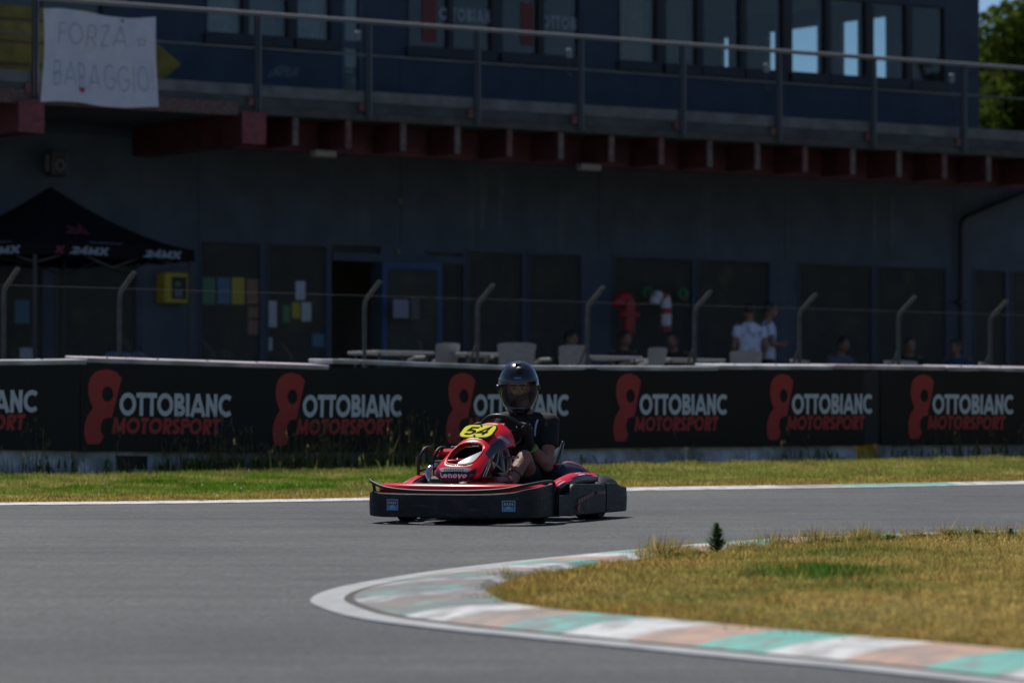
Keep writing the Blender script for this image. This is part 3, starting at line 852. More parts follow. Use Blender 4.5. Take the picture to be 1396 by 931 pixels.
# ------------------------------------------------------------------ clubhouse
def streaky(name, col, stain, sc=(2.2, 1, .12)):
    m = bpy.data.materials.new(name); m.use_nodes = True; nt = m.node_tree; b = nt.nodes['Principled BSDF']; L = nt.links
    b.inputs['Roughness'].default_value = .65; b.inputs['Specular IOR Level'].default_value = .3
    tc = nt.nodes.new('ShaderNodeTexCoord'); q = nt.nodes.new('ShaderNodeMapping'); q.inputs['Scale'].default_value = sc
    n = nt.nodes.new('ShaderNodeTexNoise'); n.inputs['Scale'].default_value = 1.6; n.inputs['Detail'].default_value = 6
    L.new(tc.outputs['Object'], q.inputs[0]); L.new(q.outputs[0], n.inputs['Vector'])
    r = nt.nodes.new('ShaderNodeValToRGB'); e = r.color_ramp.elements
    e[0].position = .60; e[0].color = (0, 0, 0, 1); e[1].position = .82; e[1].color = (1, 1, 1, 1); L.new(n.outputs['Fac'], r.inputs[0])
    n2 = nt.nodes.new('ShaderNodeTexNoise'); n2.inputs['Scale'].default_value = 2.0; n2.inputs['Detail'].default_value = 5; L.new(tc.outputs['Object'], n2.inputs['Vector'])
    r2 = nt.nodes.new('ShaderNodeMapRange'); r2.inputs[1].default_value = .3; r2.inputs[2].default_value = .7; r2.inputs[3].default_value = .8; r2.inputs[4].default_value = 1.15; L.new(n2.outputs['Fac'], r2.inputs[0])
    mx = nt.nodes.new('ShaderNodeMix'); mx.data_type = 'RGBA'; mx.inputs[6].default_value = (*col, 1); mx.inputs[7].default_value = (*stain, 1); L.new(r.outputs[0], mx.inputs[0])
    ml = nt.nodes.new('ShaderNodeVectorMath'); ml.operation = 'SCALE'; L.new(mx.outputs[2], ml.inputs[0]); L.new(r2.outputs[0], ml.inputs['Scale'])
    L.new(ml.outputs[0], b.inputs['Base Color']); return m
M_WALL = streaky('slate_blue_render', (.075, .096, .122), (.12, .135, .15))
M_WALLU = streaky('navy_panel', (.045, .062, .092), (.06, .078, .11))
M_FRAME = mat('blue_grey_frame', (.045, .065, .10), .5, var=.15)
M_DFRAME = mat('dark_frame', (.022, .024, .028), .5)
M_BLUE = mat('bright_blue_frame', (.018, .065, .19), .5)
M_INT = mat('dim_interior', (.30, .29, .26), .9, var=.3, vscale=1.0)
M_GLASS = glass_mat('window_glass', (.66, .68, .64), 1.5, 0.0, 1.0, .10)
M_GLASSC = glass_mat('clear_window_glass', (.88, .93, .93), 1.45, 0.0, .7, .02)
M_RED = mat('red_oxide_steel', (.085, .018, .02), .6, var=.4, vscale=3)
M_REDEND = mat('faded_red_steel_end', (.15, .07, .065), .7, var=.35, vscale=9)
M_PALEEND = mat('pale_steel_end', (.14, .11, .10), .7, var=.35, vscale=9)
M_CURT = mat('pale_curtain', (.26, .30, .31), .9, var=.15, vscale=14, bump=.3, bscale=9)
M_BEIGE = mat('beige_blind', (.20, .17, .13), .9, var=.15)
M_RAIL = mat('painted_rail_steel', (.07, .08, .09), .5, .3)
M_FASC = mat('dark_fascia', (.055, .065, .07), .7, var=.35, vscale=2.5)
M_CAPG = mat('grey_fascia_cap', (.14, .145, .145), .7, var=.3, vscale=3)
M_BRN = mat('rusty_edge_angle', (.065, .06, .052), .7, var=.3, vscale=4)
M_PAPER = mat('notice_paper', (.50, .54, .56), .8, var=.15, vscale=25)
M_PAPY = mat('yellow_notice_paper', (.42, .36, .05), .8)

club = empty('clubhouse', WX(0, 0, PAD), BANG)
tag(club, 'dark blue clubhouse with glazed ground floor and balcony behind the paddock', 'building')
BAL = 2.9
def L0(px, py, off=0.0):
    u, z = WP(px, py, off); return u, z - PAD
X_L = L0(-420, 300)[0]; X_R = L0(1335, 60)[0]
X_RL = L0(1560, 300)[0]                 # the ground floor runs on past the upper one
Z_F = L0(700, 213, BAL)[1]               # underside of joists
Z_S = L0(700, 176, BAL)[1]               # underside of slab
Z_FL = Z_S + .28
Z_T = Z_FL + 4.0
WIN_H = L0(700, 343)[1]
def wall_holes(x0, x1, z0, z1, holes, y0, y1, axis='x', pos=0):
    xs = sorted({x0, x1, *[h[0] for h in holes], *[h[1] for h in holes]}); zs = sorted({z0, z1, *[h[2] for h in holes], *[h[3] for h in holes]})
    solid = {}
    for i in range(len(xs) - 1):
        for j in range(len(zs) - 1):
            cx, cz = (xs[i] + xs[i + 1]) / 2, (zs[j] + zs[j + 1]) / 2
            solid[i, j] = not any(h[0] < cx < h[1] and h[2] < cz < h[3] for h in holes)
    mb = MB()
    P = (lambda a, d, z: (a, d, z)) if axis == 'x' else (lambda a, d, z: (d, a, z))
    for (i, j), s in solid.items():
        if not s: continue
        a, b, c, d = xs[i], xs[i + 1], zs[j], zs[j + 1]
        mb.add([P(a, y0, c), P(b, y0, c), P(b, y0, d), P(a, y0, d)], [(0, 1, 2, 3)]); mb.add([P(a, y1, c), P(b, y1, c), P(b, y1, d), P(a, y1, d)], [(3, 2, 1, 0)])
        for (di, dj, e) in ((-1, 0, (a, c, a, d)), (1, 0, (b, c, b, d)), (0, -1, (a, c, b, c)), (0, 1, (a, d, b, d))):
            if not solid.get((i + di, j + dj), False):
                mb.add([P(e[0], y0, e[1]), P(e[2], y0, e[3]), P(e[2], y1, e[3]), P(e[0], y1, e[1])], [(0, 1, 2, 3)])
    return mb
# --- ground floor
low = [(-60, 60, 'w'), (75, 187, 'w'), (271, 356, 'w'), (363, 446, 'w'), (452, 519, 'door'), (580, 633, 'w'), (637, 713, 'w'), (719, 793, 'w'), (835, 945, 'w'), (950, 1050, 'w'), (1088, 1190, 'w'), (1194, 1290, 'w'), (1327, 1372, 'w'), (1378, 1470, 'w')]
holes = []; wins = []
for (a, b, k) in low:
    ua, ub = L0(a, 420)[0], L0(b, 420)[0]; h = [ua, ub, .04, WIN_H]
    if a == 580: h[3] = WIN_H - .03
    holes.append(h); wins.append((h, k))
mb = wall_holes(X_L, X_RL, -.4, Z_F + .25, holes, 0, .25); mb.build('lower_wall', M_WALL, club)
for h, k in wins:
    if k == 'w':
        wdw = empty('window', ((h[0] + h[1]) / 2, 0, h[2]), 0, club)
        hw = (h[1] - h[0]) / 2; hh = h[3] - h[2]; t = .03
        fr = MB(); fr.bb(-hw, -hw + t, -.02, .10, 0, hh); fr.bb(hw - t, hw, -.02, .10, 0, hh); fr.bb(-hw + t, hw - t, -.02, .10, 0, t); fr.bb(-hw + t, hw - t, -.02, .10, hh - t, hh)
        fr.build('frame', M_FRAME, wdw)
        MB().bb(-hw + t, hw - t, .035, .045, t, hh - t).build('pane', M_GLASS, wdw)
# doorway: transom and open blue leaf
h = wins[4][0]
dz = L0(560, 356)[1]
fr = MB(); fr.bb(h[0], L0(633, 420)[0], -.03, .0, dz - .03, dz + .09); fr.build('transom_bar', M_FRAME, club)
MB().bb(h[0] + .03, h[1] - .03, .06, .07, dz + .09, h[3]).build('transom_pane', M_GLASS, club)
door = empty('door', (h[1], -.02, .03), math.radians(-14), club)
dw = .95
fr = MB(); fr.bb(0, .08, -.03, .03, 0, dz - .06); fr.bb(dw - .08, dw, -.03, .03, 0, dz - .06); fr.bb(.08, dw - .08, -.03, .03, dz - .16, dz - .06); fr.bb(.08, dw - .08, -.03, .03, 0, .3)
fr.build('door_frame', M_BLUE, door); MB().bb(.08, dw - .08, -.004, .004, .3, dz - .16).build('door_pane', M_GLASS, door)
MB().tube([(dw - .1, -.04, .95), (dw - .1, -.07, .97), (dw - .1, -.07, 1.2), (dw - .1, -.04, 1.22)], .012, 6).build('handle', M_GALV, door)
def notice(px0, py0, px1, py1, material, off, parent=None, name='notice'):
    a, z1 = L0(px0, py0, off); b, z0 = L0(px1, py1, off)
    return MB().bb(a, b, -off - .004, -off, z0, z1).build(name, material, parent or club)
notice(536, 408, 557, 434, mat('grey_notice', (.28, .28, .36), .8), .36); notice(560, 406, 572, 436, mat('dark_notice', (.12, .12, .13), .8), .34)
# notices stuck inside the windows
M_PG = mat('green_notice', (.10, .22, .12), .8); M_PB = mat('blue_notice', (.10, .19, .28), .8); M_PR = mat('brown_notice', (.26, .16, .11), .8)
for (a, b, c, d, m_) in [(276, 378, 293, 415, M_PG), (296, 378, 314, 415, M_PB), (316, 378, 333, 415, M_PAPY), (336, 380, 354, 415, M_PR), (338, 418, 353, 434, M_PR), (338, 436, 354, 456, M_PR), (403, 383, 416, 409, M_PAPER), (361, 410, 377, 446, M_PAPER), (411, 412, 424, 438, M_PAPER), (398, 412, 409, 434, M_PAPY), (361, 460, 371, 478, M_PAPER), (426, 455, 443, 473, M_PB),
                         (20, 409, 40, 441, M_PB), (385, 416, 395, 440, M_PG), (27, 474, 50, 489, M_PAPER)]:
    notice(a, b, c, d, m_, -.028)
# interior of the ground floor
mb = MB(); mb.add([(X_L, .3, 0.02), (X_RL, .3, .02), (X_RL, 7, .02), (X_L, 7, .02), (X_L, .3, Z_F), (X_RL, .3, Z_F), (X_RL, 7, Z_F), (X_L, 7, Z_F)], [(0, 1, 2, 3), (7, 6, 5, 4), (2, 6, 7, 3), (1, 5, 6, 2), (0, 3, 7, 4)])
mb.build('lower_room', M_INT, club, normals=False)
# --- upper floor
SILL = L0(700, 74)[1]; HEAD = L0(1250, 7)[1]
up = [(280, 333), (337, 394), (403, 452), (555, 612), (616, 671), (683, 735), (740, 790), (843, 896), (906, 951), (957, 1010), (1016, 1068), (1078, 1126), (1131, 1181), (1189, 1236), (1242, 1288), (-300, -200), (-190, -100), (-40, 50), (56, 140)]
holes = []
for (a, b) in up: holes.append([L0(a, 60)[0], L0(b, 60)[0], SILL, HEAD])
da, db = L0(465, 60)[0], L0(494, 60)[0]; dzz = L0(480, 119)[1]
mb = wall_holes(X_L, X_R, Z_F + .25, Z_T, holes + [[da, db, Z_FL + .05, HEAD]], 0, .22); mb.build('upper_wall', M_WALLU, club)
for q, h in enumerate(holes):
    wdw = empty('window', ((h[0] + h[1]) / 2, 0, h[2]), 0, club); hw = (h[1] - h[0]) / 2; hh = h[3] - h[2]; t = .024
    fr = MB(); fr.bb(-hw, -hw + t, -.015, .10, 0, hh); fr.bb(hw - t, hw, -.015, .10, 0, hh); fr.bb(-hw + t, hw - t, -.015, .10, 0, t); fr.bb(-hw + t, hw - t, -.015, .10, hh - t, hh)
    fr.build('frame', M_DFRAME, wdw)
    MB().bb(-hw + t, hw - t, .035, .045, t, hh - t).build('pane', M_GLASSC, wdw)
    MB().bb(-hw - .03, hw + .03, -.07, .0, -.14, -.003).build('sill', M_DFRAME, wdw)
    if q in (0, 1, 2, 7, 8):
        cur = MB(); nn = 24
        cur.rings([[(-hw + 2 * hw * k / nn, .16 + .02 * math.sin(k * 1.9), z) for k in range(nn + 1)] for z in (.03, hh)], closed_ring=False)
        cur.build('curtain', [M_CURT, mat('dim_curtain', (.12, .15, .16), .9), M_CURT, None, None, None, None, M_BEIGE, mat('brown_blind', (.10, .085, .065), .9)][q], wdw, 60)
for a, b in zip(up[:-1], up[1:]):
    if 0 < b[0] - a[1] < 14: MB().bb(L0(a[1], 60)[0] + .002, L0(b[0], 60)[0] - .002, -.02, -.002, SILL, HEAD).build('mullion', M_DFRAME, club)
ud = empty('balcony_door', (da, 0, Z_FL + .05), 0, club); dh = HEAD - Z_FL - .05; dww = db - da
fr = MB(); fr.bb(0, .06, -.01, .08, 0, dh); fr.bb(dww - .06, dww, -.01, .08, 0, dh); fr.bb(.06, dww - .06, -.01, .08, 0, .08); fr.bb(.06, dww - .06, -.01, .08, SILL - Z_FL - .12, SILL - Z_FL - .02); fr.build('door_frame', M_FRAME, ud)
MB().bb(.06, dww - .06, .03, .04, .08, dh).build('pane', M_GLASSC, ud)
cur = MB(); cur.rings([[(.04 + (dww - .08) * k / 14, .065 + .012 * math.sin(k * 2.1), z) for k in range(15)] for z in (.05, dh)], closed_ring=False); cur.build('curtain', M_CURT, ud, 60)
# window lettering on the upper floor
def win_text(txt, px, py, hgt, wdt, m_):
    a, z = L0(px, py); lay = text_quads(txt, hgt, wdt, t=.26)
    letters(club, lay, lambda x, y, q: (a + x, .028 - q * .0004, z + y), m_, 'window_letter')
M_WT = mat('window_lettering', (.26, .30, .33), .7); M_WR = mat('window_red_lettering', (.17, .04, .04), .7)
win_text('O', 599, 27, .19, .19, M_WT); win_text('TOBIAN', 617, 29, .21, .72, M_WT); win_text('OTTOBI', 740, 39, .21, .70, M_WT)
a, z = L0(577, 8); MB().bb(a, a + .26, .026, .032, SILL + .1, SILL + .9).build('red_window_emblem', M_WR, club)
a, z = L0(617, 33); MB().bb(a, a + .72, .026, .032, z - .07, z - .02).build('red_window_line', M_WR, club); a, z = L0(740, 43); MB().bb(a, a + .7, .026, .032, z - .07, z - .02).build('red_window_line', M_WR, club)
a, z = L0(712, 30); MB().bb(a, a + .22, .026, .032, SILL + .15, SILL + .8).build('red_window_emblem', M_WR, club)
# end wall on the right with windows to the sky, rear wall, roof, floor, partition
ew = [(2.15, 3.48, 5.75, 6.95), (3.62, 5.5, 5.75, 6.95), (6.45, 6.8, 5.75, 6.95)]
mb = wall_holes(.22, 8, Z_F + .25, Z_T, ew, X_R - .2, X_R, axis='y'); mb.build('end_wall', M_WALLU, club)
for (y0, y1, z0, z1) in ew:
    ww = empty('end_window', (X_R - .1, (y0 + y1) / 2, z0), 0, club); hw = (y1 - y0) / 2; hh = z1 - z0
    fr = MB(); fr.bb(-.05, .05, -hw, -hw + .05, 0, hh); fr.bb(-.05, .05, hw - .05, hw, 0, hh); fr.bb(-.05, .05, -hw + .05, hw - .05, 0, .05); fr.bb(-.05, .05, -hw + .05, hw - .05, hh - .05, hh); fr.build('frame', M_DFRAME, ww)
    MB().bb(-.004, .004, -hw + .05, hw - .05, .05, hh - .05).build('pane', M_GLASSC, ww)
X_P = L0(985, 60)[0]
mb = MB(); mb.bb(X_L, X_R - .2, 7.8, 8, Z_F + .25, Z_T); mb.build('rear_wall', M_WALLU, club)
mb = MB(); mb.bb(X_L, X_R - .21, .23, 7.79, Z_FL - .3, Z_FL); mb.build('upper_floor', M_INT, club)
mb = MB(); mb.bb(X_L, X_R - .21, .23, 7.79, HEAD + .35, HEAD + .45); mb.build('ceiling', mat('pale_ceiling', (.20, .22, .22), .9), club)
mb = MB(); mb.bb(X_L - .2, X_R + .15, -.35, 8.2, Z_T, Z_T + .25); mb.build('roof', M_DFRAME, club)
mb = MB(); mb.bb(X_L, X_L + .2, .22, 7.8, -.4, Z_T); mb.build('end_wall', M_WALL, club)
mb = MB(); mb.bb(X_P - .06, X_P + .06, 1.8, 7.79, Z_FL, HEAD + .14); mb.build('partition', mat('room_partition', (.17, .19, .2), .9), club)
for i_ in range(3):
    xx = L0([540, 800, 260][i_], 60)[0]; MB().bb(xx - .06, xx + .06, .3, 7.79, Z_FL, HEAD + .14).build('partition', MATS['room_partition'], club)
# the ground-floor roof that carries on to the right
mb = MB(); mb.bb(X_R + .01, X_RL, .0, 8, Z_F + .255, Z_F + .45); mb.build('terrace_roof', M_FASC, club)

# --- balcony
bal = empty('balcony', (0, -BAL, Z_S), 0, club)
xb0, xb1 = X_L, L0(1560, 200, BAL)[0]
MB().bb(xb0, xb1, .03, BAL - .01, 0, .28).build('slab', M_FASC, bal)
zt = L0(700, 137, BAL)[1] - Z_S
MB().bb(xb0, xb1, -.02, .028, .0, .10).build('edge_angle', M_BRN, bal)
MB().bb(xb0, xb1, 0, .028, .102, zt - .16).build('fascia_board', M_FASC, bal)
MB().bb(xb0, xb1, -.012, .028, zt - .158, zt).build('fascia_cap', M_CAPG, bal)
joist_px = [405, 477, 552, 626, 697, 767, 836, 904, 970, 1035, 1100, 1165, 1228, 1290, 1350, 1408]
jz = Z_F - Z_S
for q, px in enumerate(joist_px):
    u = L0(px, 200, BAL)[0]
    j = MB().bb(u - .05, u + .05, .06, .74, jz, -.004).build('joist', M_RED, bal)
    MB().bb(u - .045, u + .045, .035, .058, jz - .005, -.006).build('joist_end', M_PALEEND if q % 3 != 1 else M_REDEND, j)
MB().bb(L0(352, 200, BAL)[0], xb1, .75, .95, jz - .03, -.004).build('long_beam', M_RED, bal)
for q, px in enumerate((38, 341)):
    u = L0(px, 160, BAL)[0]
    j = MB().bb(u - .19, u + .17, -.10, BAL - .01, jz - .02, -.004).build('main_beam', M_RED, bal)
    MB().bb(u - .2, u + .18, -.13, -.101, jz - .03, .02).build('beam_end_plate', mat('pink_primer_plate', (.20, .05, .055), .7, var=.3, vscale=12), j)
u0, u1 = L0(-300, 140, BAL)[0], L0(340, 140, BAL)[0]
MB().bb(u0, u1 - .2, -.03, -.021, -.03, .16).build('peeling_fascia', mat('peeling_red_paint', (.14, .05, .045), .8, col2=(.11, .11, .10), vscale=22, detail=8, vmin=.42, vmax=.6), bal)
post_px = [-260, -107, 46, 349, 500, 648, 789, 928, 1059, 1188, 1311, 1430, 1545]
rz_ = L0(648, 43, BAL)[1] - Z_S; mzr = L0(648, 86, BAL)[1] - Z_S
for px in post_px:
    u = L0(px, 100, BAL)[0]
    MB().bb(u - .045, u - .015, -.075, -.021, .03, rz_).build('railing_post', M_RAIL, bal)
    MB().bb(u + .012, u + .042, -.075, -.021, .03, rz_).build('railing_post', mat('lit_rail_steel', (.12, .14, .15), .5, .3), bal)  # paler copy of the rail steel: the lit edge is put into colour
    MB().bb(u - .15, u - .055, -.05, -.022, .12, .24).build('fixing_plate', M_REDEND, bal)
pu = [L0(px, 100, BAL)[0] for px in post_px]
MB().tube([(pu[0] - 1, -.05, rz_ + .02)] + [(u, -.05, rz_ + .02) for u in pu] + [(pu[-1] + .2, -.05, rz_ + .02)], .032, 8).build('top_rail', mat('top_rail_steel', (.22, .225, .23), .5, .3), bal, 60)
for a, b in zip(pu[:-1], pu[1:]):
    MB().tube([(a + .045, -.047, mzr), (b - .05, -.047, mzr)], .016, 6).build('mid_rail', M_CAPG, bal, 60)
for px in (491, 779, 1048, 1301):
    u, z = L0(px, {491: 48, 779: 72, 1048: 92, 1301: 106}[px], BAL)
    f = empty('floodlight', WX(u, BAL - .06, z + PAD), BANG)
    MB().bb(-.04, .04, -.04, .04, -.08, .06, .015).build('lamp_housing', mat('pale_lamp', (.22, .24, .26), .5), f); MB().tube([(0, .02, -.12), (0, .03, -.3), (.05, .0, -.34)], .014, 6).build('bracket', M_DFRAME, f)
    tag(f, 'small pale floodlight on the balcony rail, %s of four' % {491: 'leftmost', 779: 'second from the left', 1048: 'third from the left', 1301: 'rightmost'}[px], 'floodlight', 'floodlights on the balcony rail')
for px, py, lb in ((441, 206, 'beige ceiling lamp under the left end of the balcony joists'), (803, 225, 'beige ceiling lamp under the middle balcony joists')):
    u, z = L0(px, py, BAL - .5)
    f = empty('ceiling_lamp', WX(u, BAL - .5, PAD + Z_F), BANG)
    MB().bb(-.18, .18, -.08, .08, -.11, -.012, .02).build('lamp_cover', mat('beige_lamp_cover', (.30, .27, .22), .6), f); MB().bb(-.15, .15, -.06, .06, -.012, -.001).build('mounting', M_DFRAME, f)
    tag(f, lb, 'lamp', 'lamps under the balcony')

# hanging bedsheet with handwriting
M_SHEET = mat('bedsheet_cotton', (.62, .63, .70), .9, var=.06, vscale=6)
su0, sz1 = L0(57, 14, BAL + .12); su1, sz0 = L0(213, 148, BAL + .12)
sr = empty('bedsheet_banner', WX((su0 + su1) / 2, BAL + .12, PAD + sz0), BANG)
tag(sr, 'white bedsheet with FORZA BARAGGIO! handwritten, hung on the balcony rail', 'banner')
SW, SHt = su1 - su0, sz1 - sz0
def sheet_pt(x, y, lift=0.0):
    fx_ = x / SW; fy_ = y / SHt
    yy = -.02 - .030 * math.sin(fx_ * 9 + 2.2 * fy_) * (1 - .45 * fy_) - .018 * math.sin(fx_ * 23 + fy_ * 5) - .015 * math.sin(fy_ * 7 + fx_ * 3)
    xx = x - SW / 2 + .03 * math.sin(fy_ * 5 + 1) * (fx_ - .5) * 2
    zz = y + (.035 * math.sin(fx_ * 6.3 + .4) if fy_ > .9 else 0) * (fy_ - .9) * 10 - .02 * math.sin(fx_ * 7.5 + 3) * (1 - fy_)
    return (xx, yy - lift, zz)
mb = MB(); n1_, n2_ = 40, 30
vs = [sheet_pt(SW * i / n1_, SHt * j / n2_) for i in range(n1_ + 1) for j in range(n2_ + 1)]
mb.add(vs, [(i * (n2_ + 1) + j, (i + 1) * (n2_ + 1) + j, (i + 1) * (n2_ + 1) + j + 1, i * (n2_ + 1) + j + 1) for i in range(n1_) for j in range(n2_)])
sh = mb.build('cloth', M_SHEET, sr, 180)
M_PEN = mat('blue_marker', (.30, .34, .48), .8); M_HEART = mat('red_marker', (.42, .06, .08), .8)
kx = SW / 156.0; ky = SHt / 134.0
def hand(txt, px, py, hpx, wpx, m_):
    lay = text_quads(txt, hpx * ky, wpx * kx, t=.042, gap=.22)
    def f(x, y, q):
        return sheet_pt((px - 57) * kx + x, (148 - py) * ky + y + .01 * math.sin(x * 9), .012 + q * .0004)
    letters(sr, lay, f, m_, 'handwritten_letter')
hand('FORZA', 76, 62, 31, 94, M_PEN); hand('BARAGGIO!', 71, 124, 36, 138, M_PEN)
for px, py, s_ in ((110, 129, 5), (163, 21, 3)):
    hp = MB(); pts = [(0, -1), (.9, .1), (.8, .75), (.4, .9), (0, .5), (-.4, .9), (-.8, .75), (-.9, .1)]
    hp.add([sheet_pt((px - 57) * kx + a * s_ * kx, (148 - py) * ky + b * s_ * ky, .014) for a, b in pts], [tuple(range(8))]); hp.build('heart', M_HEART, sr, normals=False)
for px, py in ((188, 49), (193, 47), (198, 50), (190, 55), (196, 56)):
    hp = MB(); hp.add([sheet_pt((px - 57) * kx + .012 * math.cos(t_), (148 - py) * ky + .012 * math.sin(t_), .014) for t_ in [k_ * 1.05 for k_ in range(6)]], [tuple(range(6))]); hp.build('ink_dot', mat('black_marker', (.06, .06, .08), .8), sr, normals=False)
# yellow board behind the sheet
u, z = L0(-60, 100, BAL - .5); u2, _ = L0(226, 60, BAL - .5); u3, _ = L0(247, 60, BAL - .5)
zt_, zb_, zm_ = L0(215, 62, BAL - .5)[1], L0(215, 106, BAL - .5)[1], L0(243, 88, BAL - .5)[1]
yb = empty('yellow_arrow_board', WX(u, BAL - .5, PAD + Z_FL), BANG)
W_ = u2 - u; Ht_ = L0(20, 8, BAL - .5)[1]
b_ = MB(); b_.prism([(0, 0), (W_, zb_ - Z_FL), (u3 - u, zm_ - Z_FL), (W_ - .1, zt_ - Z_FL), (W_ - 1.2, Ht_ - Z_FL), (0, Ht_ - Z_FL)], 0, .05, lambda x, y, z_: (x, z_, y)); b_.build('panel', mat('mustard_board', (.15, .13, .02), .7, var=.3, vscale=4), yb)
for q in range(4):
    MB().bb(.02, W_ - 1.3, -.012, -.001, .25 + q * .3, .29 + q * .3).build('dark_stripe', mat('dark_stripe', (.06, .055, .03), .7), yb)
tag(yb, 'mustard yellow board with a pointed end behind the hanging sheet', 'board')

# white patch of peeled paint under the balcony windows
u, z = L0(384, 100); pk = MB(); pp = [(-.28, -.10), (-.2, .02), (-.02, .12), (.2, .08), (.3, .12), (.28, -.03), (.08, -.06), (-.1, -.05)]
pk.prism(pp, 0, .004, lambda x, y, z_: (u + x, -.003 - z_, z + y)); pk.build('peeled_patch', mat('peeled_primer', (.12, .14, .17), .9, var=.4, vscale=12), club)

# pale drip streaks and panel joints on the ground-floor wall
M_DRIP = mat('lime_drip', (.12, .145, .165), .8, col2=(.085, .108, .13), vscale=10)
for px, w_, y0_, y1_ in ((655, .05, 236, 322), (661, .03, 240, 300), (680, .045, 238, 318), (684, .025, 236, 285), (1190, .05, 265, 345), (1214, .05, 268, 350)):
    a, z1_ = L0(px, y0_); _, z0_ = L0(px, y1_)
    dk = MB(); dk.prism([(0, 0), (w_, .15), (w_ * 1.25, .6 * (z1_ - z0_)), (w_, z1_ - z0_), (-w_ * .1, z1_ - z0_), (-w_ * .2, .3 * (z1_ - z0_))], 0, .002, lambda x, y, q_: (a + x, -.003 - q_, z0_ + y)); dk.build('drip_streak', M_DRIP, club)
for px in (270, 546, 816, 1070, 1300):
    a, z1_ = L0(px, 250); MB().bb(a, a + .012, -.004, -.001, WIN_H + .02, Z_F + .2).build('panel_joint', M_DFRAME, club)
for px in (210, 545, 740, 1062, 1300):
    a, z1_ = L0(px, 100); MB().bb(a, a + .014, -.004, -.001, Z_FL + .02, SILL - .16).build('panel_joint', M_DFRAME, club)
for px, py in ((543, 275), (541, 343)):
    a, z1_ = L0(px, py); MB().box((a, -.03, z1_), (.05, .05, .08), None, .01).build('small_wall_light', mat('amber_plastic', (.22, .18, .11), .5), club)
# downpipe on the right
u, z = L0(1310, 302, .12)
dp = empty('downpipe', WX(u, .12, PAD), BANG); u2, z2 = L0(1400, 263, .12); u3, z3 = L0(1480, 228, .12)
MB().tube([(0, 0, 0), (0, 0, z - .06), (.03, 0, z), (.1, 0, z + .06), (u2 - u, 0, z2), (u3 - u, 0, z3)], .05, 10).build('pipe', mat('black_pipe', (.012, .013, .015), .5), dp, 50)
for zz_ in (.8, 2.0): MB().bb(-.075, .075, -.055, .11, zz_, zz_ + .04).build('pipe_clip', M_DFRAME, dp)
tag(dp, 'black downpipe that bends away to the right under the balcony', 'pipe')
# loudspeaker box high on the wall, left
u, z = L0(81, 223, .25); sp = empty('loudspeaker', WX(u, .25, PAD + z), BANG)
MB().bb(-.13, .13, -.02, .2, -.17, .17, .02).build('cabinet', mat('speaker_black', (.035, .037, .04), .6), sp)
MB().tube([(.07 * math.cos(a), -.025, -.03 + .07 * math.sin(a)) for a in [k_ * .5236 for k_ in range(12)]], .014, 6, loop=True).build('cone_ring', mat('pale_ring', (.20, .21, .22), .6), sp)
MB().tube([(-.11, -.022, -.15), (.11, -.022, -.15), (.11, -.022, .15), (-.11, -.022, .15)], .007, 4, loop=True).build('rim', MATS['pale_ring'], sp)
MB().bb(-.22, -.17, -.02, .05, -.12, .12).build('side_bracket', mat('bracket_grey', (.09, .09, .10), .6), sp); MB().bb(-.17, -.13, .0, .03, -.02, .02).build('arm', M_DFRAME, sp)
tag(sp, 'dark boxy loudspeaker with a pale ring high on the wall above the gazebo', 'loudspeaker')
# defibrillator cabinet
u, z = L0(228, 393, .1); db_ = empty('wall_cabinet', WX(u, 0.0, PAD + z), BANG)
M_YC = mat('yellow_cabinet', (.46, .37, .02), .5)
MB().bb(-.13, .30, -.26, -.001, -.22, .22, .02).build('case', M_YC, db_)
MB().bb(-.02, .22, -.272, -.262, -.16, .16).build('dark_window', mat('cabinet_glass', (.02, .025, .025), .25), db_)
MB().bb(.03, .12, -.276, -.2725, .02, .09).build('screen_label', M_PG, db_); MB().bb(.02, .15, -.276, -.2725, -.13, -.02).build('grey_label', mat('cab_label', (.16, .17, .18), .7), db_)
tag(db_, 'yellow wall cabinet with a dark window beside the gazebo', 'cabinet')
# ------------------------------------------------------------------ figures
def bake(mb, voxel, smooth=4, name='m'):
    me = bpy.data.meshes.new(name); me.from_pydata(mb.v, [], mb.f)
    bm = bmesh.new(); bm.from_mesh(me); bmesh.ops.recalc_face_normals(bm, faces=bm.faces); bm.to_mesh(me); bm.free()
    o = bpy.data.objects.new('tmp', me); COL.objects.link(o)
    m = o.modifiers.new('r', 'REMESH'); m.mode = 'VOXEL'; m.voxel_size = voxel; m.use_smooth_shade = True
    if smooth:
        s = o.modifiers.new('s', 'SMOOTH'); s.factor = .5; s.iterations = smooth
    dg = bpy.context.evaluated_depsgraph_get(); dg.update()
    out = bpy.data.meshes.new_from_object(o.evaluated_get(dg)); out.name = name
    bpy.data.objects.remove(o); bpy.data.meshes.remove(me)
    return out
def link(me, name, material, parent=None):
    me.materials.clear(); me.materials.append(material)
    o = bpy.data.objects.new(name, me); COL.objects.link(o); o.parent = parent
    return o
def V(*a): return Vector(a)
def ellrings(mb, secs, n=20):
    """secs: (centre, side axis, front axis, half width, half depth)"""
    mb.rings([[c + s * (wd * math.cos(2 * math.pi * k / n)) + f * (dp * math.sin(2 * math.pi * k / n)) for k in range(n)] for c, s, f, wd, dp in secs])
